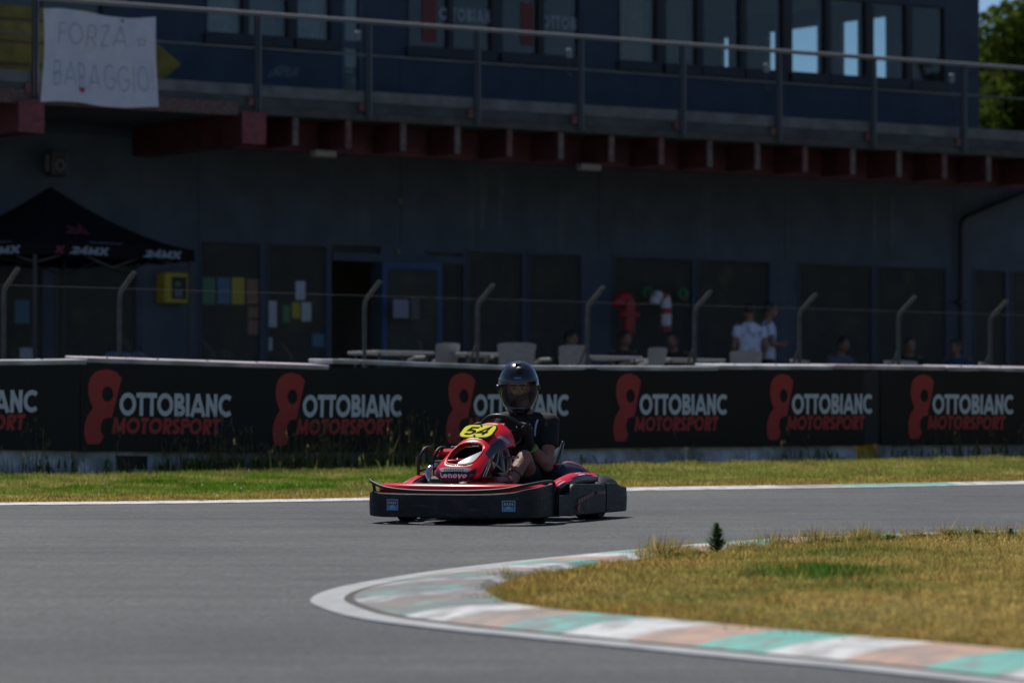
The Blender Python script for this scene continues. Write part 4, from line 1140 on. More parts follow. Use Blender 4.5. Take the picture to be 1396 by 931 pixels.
def torso(mb, J, grow=0.0, low=0.0, neck=True, k=1.0):
    pel, chest, nk = J['pelvis'], J['chest'], J['neck']
    s1 = (J['hipL'] - J['hipR']).normalized(); s2 = (J['shL'] - J['shR']).normalized()
    up = (nk - pel).normalized()
    def ax(s):
        s = (s - up * s.dot(up)).normalized(); return s, up.cross(s)
    secs = []
    def sec(c, t, wd, dp):
        s, f = ax(s1.lerp(s2, t)); secs.append((c, s, f, (wd + grow) * k, (dp + grow) * k))
    sec(pel - up * (.09 + low), 0, .12, .085); sec(pel - up * (.04 + low * .5), 0, .165, .115); sec(pel + up * .03, 0, .168, .118)
    sec(pel.lerp(chest, .5), .5, .150, .108); sec(chest, 1, .178, .125); sec(chest.lerp(nk, .45), 1, .182, .112)
    sec(chest.lerp(nk, .75), 1, .135, .085); sec(nk - up * .01, 1, .075, .065)
    if neck: sec(nk + up * .03, 1, .055, .058)
    ellrings(mb, secs)
def hand(mb, wrist, d, pn, side, size=1.0, curl=.6, fr=.0095):
    """palm, four fingers and a thumb; d along the hand, pn palm normal (fingers curl to it)"""
    d = d.normalized(); pn = (pn - d * pn.dot(d)).normalized(); lat = d.cross(pn) * side
    pw = .040 * size
    palm = [(wrist, .026, .020), (wrist + d * .03 * size, .034, .019), (wrist + d * .06 * size, .042, .017), (wrist + d * .09 * size, .041, .014)]
    mb.rings([[c + lat * (a * size * math.cos(t)) + pn * (b * size * math.sin(t)) for t in [q * .5236 for q in range(12)]] for c, a, b in palm])
    for q, (o, L) in enumerate(((-.031, .070), (-.0105, .080), (.0105, .075), (.031, .058))):
        b = wrist + d * .085 * size + lat * o * size; pts = [b - d * .015]; dirn = d.copy(); p = b
        for s_ in range(3):
            dirn = (Quaternion(d.cross(pn), curl * (.7 if s_ == 0 else 1.0)) @ dirn).normalized()
            p = p + dirn * (L * size * (.42, .33, .25)[s_]); pts.append(p)
        mb.tube(pts, [fr * size, fr * size, fr * .92 * size, fr * .8 * size], 8, dome=True)
    tb = wrist + d * .025 * size - lat * .03 * size
    t1 = tb + (d * .6 - lat * .7 + pn * .3).normalized() * .04 * size; t2 = t1 + (d * .85 - lat * .1 + pn * .5).normalized() * .035 * size
    mb.tube([tb, t1, t2], [.013 * size, .0115 * size, .009 * size], 8, dome=True)
def head_mb(mb, c, fwd, up, r=1.0):
    fwd = (fwd - up * fwd.dot(up)).normalized(); s = up.cross(fwd); n = 18; rings = []
    for i in range(13):
        t = -math.pi / 2 + math.pi * i / 12; ct = max(.03, math.cos(t)); z = math.sin(t)
        wd = .074 * ct * (1 if z > -.2 else 1 - .28 * (-z - .2)); dp = .098 * ct
        sh = fwd * (.012 if z < -.3 else 0)
        rings.append([c + up * (.118 * z) * r + sh * r + s * (wd * math.cos(q * 2 * math.pi / n)) * r + fwd * (dp * math.sin(q * 2 * math.pi / n)) * r for q in range(n)])
    mb.rings(rings)
    mb.tube([c + fwd * .09 * r + up * .02 * r, c + fwd * .113 * r - up * .02 * r, c + fwd * .095 * r - up * .035 * r], [.008, .013, .011], 8, dome=True)   # nose
    for sg in (1, -1): mb.tube([c + s * .075 * sg * r + up * .03 * r - fwd * .01, c + s * .08 * sg * r - up * .03 * r - fwd * .005], [.014, .010], 8, dome=True)  # ears
    mb.tube([c + fwd * .088 * r - s * .025 - up * .062 * r, c + fwd * .094 * r - up * .062 * r, c + fwd * .088 * r + s * .025 - up * .062 * r], .007, 8, dome=True)   # lips
    mb.tube([c + fwd * .085 * r - s * .045 + up * .03 * r, c + fwd * .094 * r + up * .032 * r, c + fwd * .085 * r + s * .045 + up * .03 * r], .009, 8, dome=True)    # brow
def body_mb(J, face, hands=True, k=1.0, fr=.011, feet=True):
    mb = MB(); torso(mb, J, k=k)
    up = (J['head'] - J['neck']).normalized()
    mb.tube([J['neck'] - up * .05, J['head'] - up * .05], .054 * k, 12, dome=True)
    head_mb(mb, J['head'], face, (up + V(0, 0, 1)).normalized())
    for s in 'LR':
        a, b, c = J['sh' + s], J['el' + s], J['wr' + s]
        mb.tube([a, a.lerp(b, .4), b], [.055 * k, .050 * k, .040 * k], 12, dome=True)
        mb.tube([b, b.lerp(c, .3), c], [.041 * k, .042 * k, .028 * k], 12, dome=True)
        a, b, c = J['hip' + s], J['kn' + s], J['an' + s]
        mb.tube([a, a.lerp(b, .35), b], [.088 * k, .080 * k, .056 * k], 14, dome=True)
        mb.tube([b, b.lerp(c, .3), c], [.056 * k, .056 * k, .036 * k], 14, dome=True)
        if feet:
            f = J['to' + s]; mb.tube([c + V(0, 0, -.02), c.lerp(f, .5) + V(0, 0, -.01), f], [.04, .038, .028], 10, dome=True)
        if hands:
            d = (J['wr' + s] - J['el' + s]); hand(mb, J['wr' + s], d, J.get('pn' + s, V(0, 1, 0) if s == 'R' else V(0, -1, 0)), 1 if s == 'L' else -1, 1.0, .45, fr)
    return mb
def dress(r, J, shirt, legs, long_legs, k=1.0, voxel=.014, sleeve=.6, shoe=None, hair=None, face=None):
    mb = MB(); torso(mb, J, .014, .02, False, k)
    for s in 'LR':
        a, b = J['sh' + s], J['el' + s]; mb.tube([a - V(0, 0, .0), a.lerp(b, sleeve * .5), a.lerp(b, sleeve)], [.066 * k, .066 * k, .066 * k], 14)
    link(bake(mb, voxel, 3), 'shirt', shirt, r)
    mb = MB(); pel = J['pelvis']; up = (J['neck'] - pel).normalized(); s1 = (J['hipL'] - J['hipR']).normalized(); s1 = (s1 - up * s1.dot(up)).normalized(); f1 = up.cross(s1)
    ellrings(mb, [(pel - up * .13, s1, f1, .14, .1), (pel - up * .05, s1, f1, .178, .128), (pel + up * .04, s1, f1, .172, .122)])
    for s in 'LR':
        a, b, c = J['hip' + s], J['kn' + s], J['an' + s]
        if long_legs: mb.tube([a, b, b.lerp(c, .5), c], [.10 * k, .075 * k, .068 * k, .06 * k], 14)
        else: mb.tube([a, a.lerp(b, .5), a.lerp(b, .85)], [.105 * k, .1 * k, .09 * k], 14)
    link(bake(mb, voxel, 3), 'shorts' if not long_legs else 'trousers', legs, r)
    if shoe:
        for s in 'LR':
            c, f = J['an' + s], J['to' + s]; d = (f - c); d.z = 0; d.normalize()
            m2 = MB(); q = V(c.x, c.y, f.z)
            m2.tube([q - d * .05 + V(0, 0, .005), q + d * .08, f + d * .01], [.045, .046, .036], 12, dome=True); m2.tube([q + V(0, 0, .0), c + V(0, 0, .02)], [.045, .046], 12)
            link(bake(m2, .01, 3), 'shoe', shoe, r)
    if hair:
        m2 = MB(); c = J['head'] + V(0, 0, .02); f = (face or V(0, -1, 0)).normalized()
        rings = []; n = 18
        for i in range(9):
            t = -.25 + (math.pi / 2 + .25) * i / 8; ct = max(.03, math.cos(t))
            rings.append([c - f * .014 + V(0, 0, .115 * math.sin(t)) + V(-f.y, f.x, 0) * (.084 * ct * math.cos(q * 2 * math.pi / n)) + f * ((.105 if math.sin(q * 2 * math.pi / n) < 0 else .092 + .02 * math.sin(t)) * ct * math.sin(q * 2 * math.pi / n)) + V(rnd.uniform(-.004, .004), rnd.uniform(-.004, .004), rnd.uniform(-.004, .004)) for q in range(n)])
        m2.rings(rings); m2.build('hair', hair, r, 80)
M_SKIN = mat('skin', (.36, .19, .13), .6, col2=(.27, .12, .08), vscale=14, bump=.35, bscale=45)
M_SKIND = mat('tanned_skin', (.26, .13, .085), .55, var=.08, vscale=20)
M_HAIR = mat('dark_hair', (.018, .014, .011), .6, bump=.5, bscale=120)
M_TEE = mat('white_tshirt', (.60, .64, .78), .9, var=.08, vscale=10, bump=.25, bscale=22)
M_TEEP = mat('printed_white_tshirt', (.60, .64, .78), .9, col2=(.26, .28, .34), vscale=9, vmin=.52, vmax=.66, bump=.25, bscale=22)
M_NAVY = mat('navy_cloth', (.03, .045, .09), .9, bump=.2); M_DARKC = mat('dark_cloth', (.02, .02, .022), .9, bump=.2)
M_SHOE = mat('dark_shoe', (.03, .03, .03), .6)
def stand_joints(h=1.75, bend=0.0, arms='down'):
    q = h / 1.75
    J = dict(pelvis=V(0, 0, .95), chest=V(0, -.02 * bend, 1.28), neck=V(0, -.06 * bend, 1.49), head=V(0, -.03 - .10 * bend, 1.635),
             shL=V(.19, -.03 * bend, 1.42), shR=V(-.19, -.03 * bend, 1.42), elL=V(.25, .03, 1.13), elR=V(-.25, .03, 1.13), wrL=V(.22, -.14, .93), wrR=V(-.22, -.14, .93),
             hipL=V(.09, 0, .9), hipR=V(-.09, 0, .9), knL=V(.11, -.03, .50), knR=V(-.10, .0, .50), anL=V(.12, .03, .09), anR=V(-.11, .03, .09), toL=V(.14, -.14, .04), toR=V(-.13, -.14, .04))
    if arms == 'fold': J['wrL'] = V(.02, -.20, 1.15); J['wrR'] = V(-.02, -.22, 1.12); J['elL'] = V(.27, -.06, 1.14); J['elR'] = V(-.27, -.06, 1.14)
    return {k: v * q for k, v in J.items()}
def sit_joints(lean=.0):
    return dict(pelvis=V(0, .05, .52), chest=V(0, .05 - lean, .84), neck=V(0, .0 - lean * 1.3, 1.05), head=V(0, -.03 - lean * 1.6, 1.19), shL=V(.19, .02 - lean * 1.1, .98), shR=V(-.19, .02 - lean * 1.1, .98),
                elL=V(.26, -.12 - lean, .72), elR=V(-.26, -.12 - lean, .72), wrL=V(.14, -.34 - lean, .76), wrR=V(-.14, -.34 - lean, .76), hipL=V(.09, .0, .5), hipR=V(-.09, .0, .5), knL=V(.14, -.42, .50), knR=V(-.14, -.42, .5),
                anL=V(.14, -.40, .09), anR=V(-.14, -.42, .09), toL=V(.15, -.56, .04), toR=V(-.15, -.58, .04))
def person(J, loc, rz, label, shirt, legs, long_legs=True, group='people in the paddock', skin=None, hair=M_HAIR):
    r = empty('person', loc, rz)
    face = V(0, -1, -.1)
    link(bake(body_mb(J, face), .012, 3), 'body', skin or M_SKIND, r)
    dress(r, J, shirt, legs, long_legs, shoe=M_SHOE, hair=hair, face=V(0, -1, 0))
    return tag(r, label, 'person', group)
def pad_at(px, off):
    u, _ = WP(px, 480, off); return WX(u, off, PAD)
person(stand_joints(1.72), pad_at(1022, 3.1), math.radians(195), 'dark-haired person in a white printed T-shirt standing with back to the track', M_TEEP, M_NAVY)
person(stand_joints(1.76, .3, 'fold'), pad_at(1045, 2.9), math.radians(95), 'person in a white T-shirt standing side on, right of the other', M_TEE, M_DARKC)
for q, (px, off, rz, c_, lb) in enumerate([(848, 2.3, 30, M_DARKC, 'person in dark clothes seated below the red candy cane'), (921, 2.2, -20, M_DARKC, 'seated person in dark clothes right of the striped candy cane'), (770, 1.9, 60, M_DARKC, 'seated person in dark clothes above the cap board right of the helmet'),
                                   (1237, 2.4, 10, M_DARKC, 'dark-haired person seated left of the downpipe'), (1306, 2.2, -30, mat('blue_shirt', (.02, .07, .15), .9), 'person in a blue shirt seated by the downpipe'), (1140, 2.0, 40, mat('grey_shirt', (.10, .12, .15), .9), 'person in a grey shirt seated right of the two standing people')]):
    person(sit_joints(.05 + .03 * (q % 2)), pad_at(px, off), math.radians(rz), lb, c_, M_NAVY if q % 2 else M_DARKC)
    p = pad_at(px, off); st = empty('stool', p, math.radians(rz))
    MB().lathe([(.0, .40), (.17, .40), (.18, .42), (.17, .445), (.0, .445)], 16).build('seat', M_DARKC, st, 40)
    for sx in (-1, 1):
        for sy in (-1, 1): MB().tube([(sx * .12, sy * .12 + .02, .40), (sx * .16, sy * .16 + .02, 0)], .014, 6).build('leg', M_GALV, st)
    st.location.y += .0
    tag(st, ['dark stool under the person below the red candy cane', 'dark stool under the person right of the striped candy cane', 'leftmost dark stool behind the fence, right of the helmet', 'dark stool left of the downpipe', 'dark stool by the downpipe', 'dark stool under the person in the grey shirt'][q], 'stool', 'stools in the paddock')

# ------------------------------------------------------------------ chairs and tables behind the fence
M_CHAIR = mat('pale_woven_plastic', (.30, .295, .285), .6, var=.15, vscale=30, bump=.5, bscale=90)
def chair_proto():
    r = empty('armchair')
    mb = MB(); rings = []
    for k in range(13):          # curved back shell
        a = math.radians(-58 + 116 * k / 12); x = .285 * math.sin(a); y = .12 + .12 * math.cos(a); tp = .85 - .05 * abs(math.sin(a)) ** 4
        rings.append([(x * .82, y * .82, .40), (x * .85, y * .85, .40), (x * 1.1, y * 1.12, tp), (x * 1.06, y * 1.08, tp)])
    mb.rings(rings); mb.build('backrest', M_CHAIR, r, 50)
    MB().box((0, -.02, .41), (.46, .46, .05), None, .015).build('seat', M_CHAIR, r)
    for sx in (-1, 1):
        MB().tube([(sx * .28, .06, .66), (sx * .29, -.10, .66), (sx * .27, -.22, .62)], .022, 8, dome=True).build('armrest', M_CHAIR, r, 60)
        for sy in (-1, 1): MB().tube([(sx * .2, sy * .2, .39), (sx * .24, sy * .22, 0)], .018, 8).build('leg', M_CHAIR, r)
    return r
cp = chair_proto(); first = True
for (px, off, rz, lb) in [(593, 8.0, 200, 'pale woven armchair left of the helmet with its back to the track'), (697, 8.6, 165, 'sunlit pale armchair directly above the helmet'), (766, 8.2, 190, 'pale woven armchair just right of the helmet'), (878, 8.0, 205, 'pale woven armchair below the candy canes'),
                          (1006, 7.6, 175, 'pale woven armchair left of the standing people'), (1108, 6.9, 20, 'low bright armchair left of the tall decorated window'), (1236, 7.3, -15, 'low bright armchair between two fence posts on the right'), (1362, 7.2, 30, 'rightmost low bright armchair by the last fence post')]:
    c = cp if first else copy_tree(cp); first = False
    c.location = pad_at(px, off); c.rotation_euler = (0, 0, BANG + math.radians(rz)); tag(c, lb, 'chair', 'armchairs behind the fence')
    if lb.startswith('low') or lb.startswith('rightmost low'): c.scale = (1, 1, .93)
M_TOP = mat('white_table_top', (.40, .40, .39), .45, var=.1, vscale=5)
for (p0, p1, off, lb) in [(494, 572, 8.2, 'white table left of the first armchair'), (614, 682, 8.2, 'white table between the first two armchairs'), (782, 855, 8.0, 'white table left of the candy canes'), (892, 968, 7.7, 'white table left of the standing people'), (1285, 1345, 7.0, 'white table left of the last fence post')]:
    ua, ub = WP(p0, 488, off)[0], WP(p1, 488, off)[0]
    t = empty('table', WX((ua + ub) / 2, off, PAD), BANG); hw = (ub - ua) / 2
    MB().box((0, 0, .705), (2 * hw, .7, .035), None, .008).build('table_top', M_TOP, t)
    for sx in (-1, 1):
        for sy in (-1, 1): MB().tube([(sx * (hw - .08), sy * .27, .687), (sx * (hw - .06), sy * .29, 0)], .018, 8).build('leg', M_GALV, t)
    tag(t, lb, 'table', 'white tables behind the fence')

# ------------------------------------------------------------------ window decorations
M_CR = mat('candy_red', (.36, .02, .025), .5); M_CW = mat('candy_white', (.60, .62, .62), .5); M_CG = mat('candy_green', (.02, .14, .05), .5)
def cane(px, py0, py1, off, label, striped):
    u, zt = L0(px, py0, off); _, zb = L0(px, py1, off); H_ = zt - zb
    r = empty('candy_cane_decoration', WX(u, off, PAD + zb), BANG); R = H_ * .17
    path = [(0, 0, 0), (0, 0, H_ * .35), (0, 0, H_ - 2 * R)] + [(-R + R * math.cos(a), 0, H_ - 2 * R + R * 1.25 * math.sin(a)) for a in [k_ * .35 for k_ in range(1, 10)]]
    path = [Vector(p) for p in path]; path = resample(path, .045)
    if striped:
        for k_ in range(0, len(path) - 2, 2):
            MB().tube(path[k_:k_ + 3], .085, 10).build('stripe', M_CR if (k_ // 2) % 3 == 0 else M_CW, r, 60)
    else:
        MB().tube(path, .10, 10, dome=True).build('cane', M_CR, r, 60)
        MB().tube([(-.12, -.02, H_ * .42), (.12, -.02, H_ * .42)], .07, 8, dome=True).build('bow', M_CR, r, 60)
    return tag(r, label, 'decoration', 'candy canes at the window')
cane(857, 398, 452, .5, 'solid red candy cane decoration at the ground floor window', False)
cane(908, 395, 452, .5, 'red and white striped candy cane decoration at the window', True)
for px, py, lb in ((882, 399, 'left green wreath between the candy canes'), (930, 401, 'right green wreath beside the striped candy cane')):
    u, z = L0(px, py, .3); r = empty('wreath', WX(u, .3, PAD + z), BANG)
    w_ = MB(); w_.tube([(.07 * math.cos(a), 0, .07 * math.sin(a)) for a in [k_ * .5236 for k_ in range(12)]], .042, 8, loop=True); w_.build('ring', M_CG, r, 60)
    MB().box((0, -.04, -.08), (.09, .03, .05), None, .01).build('bow', M_CR, r); MB().tube([(0, .0, .1), (0, .26, .2)], .004, 4).build('string', M_DFRAME, r)
    tag(r, lb, 'wreath', 'wreaths at the window')

# ------------------------------------------------------------------ black gazebo
gz0 = pad_at(68, 0.0); d_ = ray(68, 355); tt_ = 60.4 / d_.y; gc = Vector((0, 0, CZ)) + d_ * tt_
gaz = empty('gazebo', (gc.x, gc.y, PAD)); tag(gaz, 'black pop-up gazebo with 24MX lettering at the left', 'gazebo')
M_TENT = mat('black_tent_fabric', (.007, .0075, .009), .85, spec=.1, bump=.15, bscale=6); M_TENTW = mat('tent_lettering', (.20, .23, .27), .7); M_TENTR = mat('tent_red_print', (.12, .012, .02), .7)
s60 = F / 60.4; HD = 197 / s60
ze = CZ + (665 - 357) / s60 - PAD; zp = CZ + (665 - 254) / s60 - PAD
cor = [V(0, -HD, 0), V(HD, 0, 0), V(0, HD, 0), V(-HD, 0, 0)]
VAL = .16
def roof_pt(a, b, s, t):
    e = a.lerp(b, s); p = e * (1 - t); z = ze + VAL + (zp - ze - VAL) * (t ** 1.6 * .8 + .2 * t)
    return V(p.x, p.y, z)
for q in range(4):
    a, b = cor[q], cor[(q + 1) % 4]; mb = MB(); n = 12
    vs = [roof_pt(a, b, i / n, j / 10 * .995) for i in range(n + 1) for j in range(11)]
    mb.add(vs, [(i * 11 + j, (i + 1) * 11 + j, (i + 1) * 11 + j + 1, i * 11 + j + 1) for i in range(n) for j in range(10)]); mb.build('canopy_panel', M_TENT, gaz, 60)
    mb = MB(); vs = []
    for i in range(n + 1):
        p = a.lerp(b, i / n); vs += [V(p.x, p.y, ze + VAL), V(p.x * 1.005, p.y * 1.005, ze + .012 * math.sin(i * 1.7))]
    mb.add(vs, [(2 * i, 2 * i + 1, 2 * i + 3, 2 * i + 2) for i in range(n)]); mb.build('valance', M_TENT, gaz, 60)
    MB().tube([V(a.x * .97, a.y * .97, 0), V(a.x * .97, a.y * .97, ze + VAL - .02)], .028, 8).build('leg', M_DFRAME, gaz)
    zA, zB = ze + .02, ze - .10
    for s0, s1, z0, z1 in ((.02, .26, zB + .02, zA + .05), (.26, .5, zA + .05, zB - .02), (.26, .5, zA + .05, zA + .1), (.5, .74, zB - .02, zA + .05), (.74, .98, zA + .05, zB + .02)):
        pa, pb = a.lerp(b, s0) * .95, a.lerp(b, s1) * .95
        MB().tube([V(pa.x, pa.y, z0), V(pb.x, pb.y, z1)], .014, 6).build('truss_bar', M_GALV, gaz)
def tent_text(txt, q, s0, z0, hgt, wdt, m_, roof=False, t0=.0):
    a, b = cor[q], cor[(q + 1) % 4]; L = (b - a).length; d = (b - a).normalized(); nrm = V(d.y, -d.x, 0)
    lay = text_quads(txt, hgt, wdt, t=.3, slant=.25)
    def f(x, y, k_):
        if roof:
            p = roof_pt(a, b, s0 + x / L, t0 + y); return p + nrm * .008 + V(0, 0, .010 + k_ * .0004)
        p = a + d * (s0 * L + x); return V(p.x, p.y, z0 + y) + nrm * (.014 + k_ * .0004)
    letters(gaz, lay, f, m_, 'canopy_letter')
tent_text('24MX', 0, .68, ze + .03, .10, .62, M_TENTW); tent_text('24MX', 0, .22, ze + .03, .10, .62, M_TENTW); tent_text('24MX', 0, .36, 0, .045, .62, M_TENTW, True, .07); tent_text('24MX', 3, .60, ze + .03, .10, .8, M_TENTW); tent_text('24MX', 3, .62, 0, .05, .5, M_TENTW, True, .06)
tent_text('X', 0, .12, ze + .03, .1, .14, M_TENTR); tent_text('24', 0, .25, 0, .16, .55, M_TENTR, True, .3)
# kit bags and a trolley under the gazebo
for q, (px, dy, c_, lb) in enumerate([(153, 58.5, (.16, .19, .24), 'pale grey kit bag under the gazebo edge'), (170, 58.9, (.22, .27, .34), 'pale blue kit bag under the right edge of the gazebo'), (188, 58.4, (.14, .13, .18), 'purplish kit bag right of the two pale bags')]):
    d_ = ray(px, 480); p = Vector((0, 0, CZ)) + d_ * (dy / d_.y); b = empty('kit_bag', (p.x, p.y, PAD))
    mb = MB(); rr_ = [(.0, .0), (.15, .02), (.17, .25), (.16, .55), (.12, .72), (.05, .78), (0, .79)]; mb.lathe(rr_, 12); mb.build('bag', mat('bag_%d' % q, c_, .8, var=.5, vscale=7), b, 60)
    MB().tube([(-.06, 0, .74), (-.03, 0, .86), (.03, 0, .86), (.06, 0, .74)], .012, 6).build('handle', M_DARKC, b); tag(b, lb, 'bag', 'kit bags under the gazebo')

# ------------------------------------------------------------------ trees
M_LEAF = leaf_mat('tree_leaves'); M_BARK = mat('bark', (.08, .06, .045), .9, bump=.6, bscale=12)
def tree(loc, h, rad, label, n=9000, leaf=.17, cols=((.05, .085, .015), (.09, .13, .02)), group='trees beyond the clubhouse', seed=1, low=.08):
    R = np.random.default_rng(seed); r = empty('broadleaf_tree', loc); tag(r, label, 'tree', group)
    t = MB(); t.tube([(0, 0, -.1), (.1, .05, h * .25), (.0, .1, h * .55), (.1, 0, h * .85)], [h * .03, h * .024, h * .014, h * .004], 8)
    cl = []
    for k in range(26):
        a = R.random() * 6.28; z = h * (low + (1 - low) * R.random() ** .9); f = math.sin(math.pi * min(1, max(.05, (z / h - low) / (1 - low) * .82 + .16))) ** .7
        q = rad * f * R.uniform(.45, .95); c = np.array((math.cos(a) * q, math.sin(a) * q, z)); cl.append((c, rad * R.uniform(.22, .42)))
        t.tube([(0, 0, max(h * .12, z - h * .22)), (c[0] * .5, c[1] * .5, z - h * .08), tuple(c)], [h * .012, h * .007, h * .002], 5)
    t.build('trunk', M_BARK, r, 60)
    m = n // len(cl); V_ = []; C_ = []
    for c, s in cl:
        d = R.normal(0, 1, (m, 3)); d /= np.linalg.norm(d, axis=1)[:, None]; p = c + d * (s * R.random((m, 1)) ** .35) * np.array((1, 1, .75))
        a = R.normal(0, 1, (m, 3)); a /= np.linalg.norm(a, axis=1)[:, None]; b = np.cross(a, R.normal(0, 1, (m, 3))); b /= np.linalg.norm(b, axis=1)[:, None]
        L = leaf * R.uniform(.6, 1.3, (m, 1))
        V_.append(np.stack([p - a * L * .6, p + b * L * .35, p + a * L * .6, p - b * L * .35], 1).reshape(-1, 3))
        tone = R.random((m, 1)) * .6 + R.random() * .4; C_.append(np.repeat(np.array(cols[0]) * (1 - tone) + np.array(cols[1]) * tone, 4, axis=0))
    V_ = np.concatenate(V_); C_ = np.concatenate(C_)
    npmesh('crown', V_, np.arange(len(V_)).reshape(-1, 4), C_, M_LEAF, r)
    return r
def far_pt(px, d): q = ray(px, 300); return (q.x / q.y * d, d, PAD)
tree(far_pt(1416, 96), 9.2, 3.3, 'tall green tree beyond the right end of the clubhouse', 46000, .17, seed=3, group='trees beyond the clubhouse')
tree(far_pt(1380, 112), 9.9, 2.3, 'paler lower tree at the right corner of the clubhouse', 30000, .17, ((.07, .10, .02), (.12, .15, .025)), seed=5)
tree(far_pt(1490, 110), 9.5, 4.2, 'dark tree cut off by the right edge of the picture', 26000, .2, seed=8)
# yellow shrub and pale wall seen past the balcony end
u, z = L0(1385, 165, -2); yb_ = empty('flowering_shrub', WX(u, -2.0, PAD + Z_F + .44), 0)
mb = MB()
for k_ in range(900):
    a = rnd.random() * 6.283; q = rnd.random() ** .5; zz_ = rnd.random(); p = V(math.cos(a) * q * .38 * (1 - zz_ * .5), math.sin(a) * q * .38 * (1 - zz_ * .5), .1 + zz_ * .75)
    e1 = V(rnd.gauss(0, 1), rnd.gauss(0, 1), rnd.gauss(0, 1)).normalized() * .03; e2 = V(rnd.gauss(0, 1), rnd.gauss(0, 1), rnd.gauss(0, 1)).normalized() * .02
    mb.add([p - e1, p + e2, p + e1, p - e2], [(0, 1, 2, 3)])
mb.build('blossom', leaf_mat('yellow_blossom', False, (.42, .33, .01), .4), yb_, normals=False); MB().lathe([(.0, 0), (.2, 0), (.25, .22), (.0, .22)], 12).build('pot', mat('terracotta', (.2, .09, .05), .8), yb_)
tag(yb_, 'yellow flowering shrub on the terrace past the balcony end', 'shrub')
# wood across the paddock that the clubhouse windows mirror
R = np.random.default_rng(77); n = 110000
t_ = R.random(n); hx = 46 + 10 * t_ + R.normal(0, 2.2, n) + 22 * t_; hy = 8 + 75 * t_; hz = 2.0 + (R.random(n) ** .8) * (10.2 + 1.0 * np.sin(t_ * 31) + .7 * np.sin(t_ * 77))
p = np.stack([hx, hy, hz], 1); a = R.normal(0, 1, (n, 3)); a /= np.linalg.norm(a, axis=1)[:, None]; b = np.cross(a, R.normal(0, 1, (n, 3))); b /= np.linalg.norm(b, axis=1)[:, None]
Lf = R.uniform(.22, .45, (n, 1)); V_ = np.stack([p - a * Lf, p + b * Lf * .7, p + a * Lf, p - b * Lf * .7], 1).reshape(-1, 3)
tone = R.random((n, 1)); C_ = np.repeat(np.array((.025, .04, .014)) * (1 - tone) + np.array((.05, .065, .02)) * tone, 4, axis=0)
tag(npmesh('woodland', V_, np.arange(len(V_)).reshape(-1, 4), C_, M_LEAF), 'dark wood mirrored in the clubhouse windows', 'wood', kind='stuff')
# ------------------------------------------------------------------ the kart
KYAW = math.radians(-112)
kp = GP(671, 710)
KM = Matrix.Translation((kp.x, kp.y, gz(kp.y) + .006)) @ Matrix.Rotation(math.atan(G), 4, 'X') @ Matrix.Rotation(KYAW, 4, 'Z')
kart = empty('go_kart'); kart.matrix_world = KM
tag(kart, 'red and black rental kart number 54 cornering on the track', 'kart')
M_RUB = mat('black_bumper_plastic', (.017, .0175, .018), .55, spec=.35, var=.5, vscale=7, bump=.15, bscale=25)
def scuffed(name, col, col2):
    m = mat(name, col, .55, spec=.35, bump=.2, bscale=30); nt = m.node_tree; b = nt.nodes['Principled BSDF']; L = nt.links
    tc = nt.nodes.new('ShaderNodeTexCoord'); prev = None
    for sc, rot, lo, hi in (((3, 3, 26), 0.0, .56, .70), ((14, 14, 60), .35, .62, .72), ((5, 5, 5), 0, .50, .8)):
        q = nt.nodes.new('ShaderNodeMapping'); q.inputs['Scale'].default_value = sc; q.inputs['Rotation'].default_value = (rot, rot * .5, 0); L.new(tc.outputs['Object'], q.inputs[0])
        n = nt.nodes.new('ShaderNodeTexNoise'); n.inputs['Scale'].default_value = 1.6; n.inputs['Detail'].default_value = 6; L.new(q.outputs[0], n.inputs['Vector'])
        r = nt.nodes.new('ShaderNodeMapRange'); r.inputs[1].default_value = lo; r.inputs[2].default_value = hi; L.new(n.outputs['Fac'], r.inputs[0])
        if prev is None: prev = r.outputs[0]
        else:
            a = nt.nodes.new('ShaderNodeMath'); a.operation = 'MAXIMUM'; L.new(prev, a.inputs[0]); L.new(r.outputs[0], a.inputs[1]); prev = a.outputs[0]
    mx = nt.nodes.new('ShaderNodeMix'); mx.data_type = 'RGBA'; mx.inputs[6].default_value = (*col, 1); mx.inputs[7].default_value = (*col2, 1); L.new(prev, mx.inputs[0]); L.new(mx.outputs[2], b.inputs['Base Color'])
    return m
M_RUB = scuffed('scuffed_bumper_plastic', (.014, .0145, .015), (.050, .052, .054))
M_BLK = mat('satin_black', (.012, .012, .013), .4); M_TYRE = mat('tyre_rubber', (.014, .014, .014), .75, bump=.3, bscale=60)
M_KRED = mat('kart_red_bodywork', (.74, .008, .020), .30, coat=.05, spec=.35)
M_KWH = mat('kart_white_print', (.70, .70, .71), .35, coat=.4); M_KNAVY = mat('kart_navy_print', (.016, .024, .038), .42, spec=.35)
M_KSIL = mat('kart_silver_print', (.42, .43, .46), .4); M_KYEL = mat('race_number_yellow', (.74, .68, .03), .75, spec=.08); M_CHROME = mat('bright_steel', (.62, .62, .62), .2, 1.0)
M_ALU = mat('dull_aluminium', (.30, .30, .31), .42, .9); M_DRED = mat('dark_red_tank', (.16, .012, .014), .4, coat=.3); M_KBLUE = mat('sticker_blue', (.10, .26, .52), .5)
M_PINK = mat('faded_pink_print', (.62, .16, .22), .35, coat=.4); M_TUBE = mat('frame_tube_black', (.026, .028, .030), .55, .1); M_SEAT = mat('seat_fibreglass', (.016, .022, .030), .32, coat=.3)
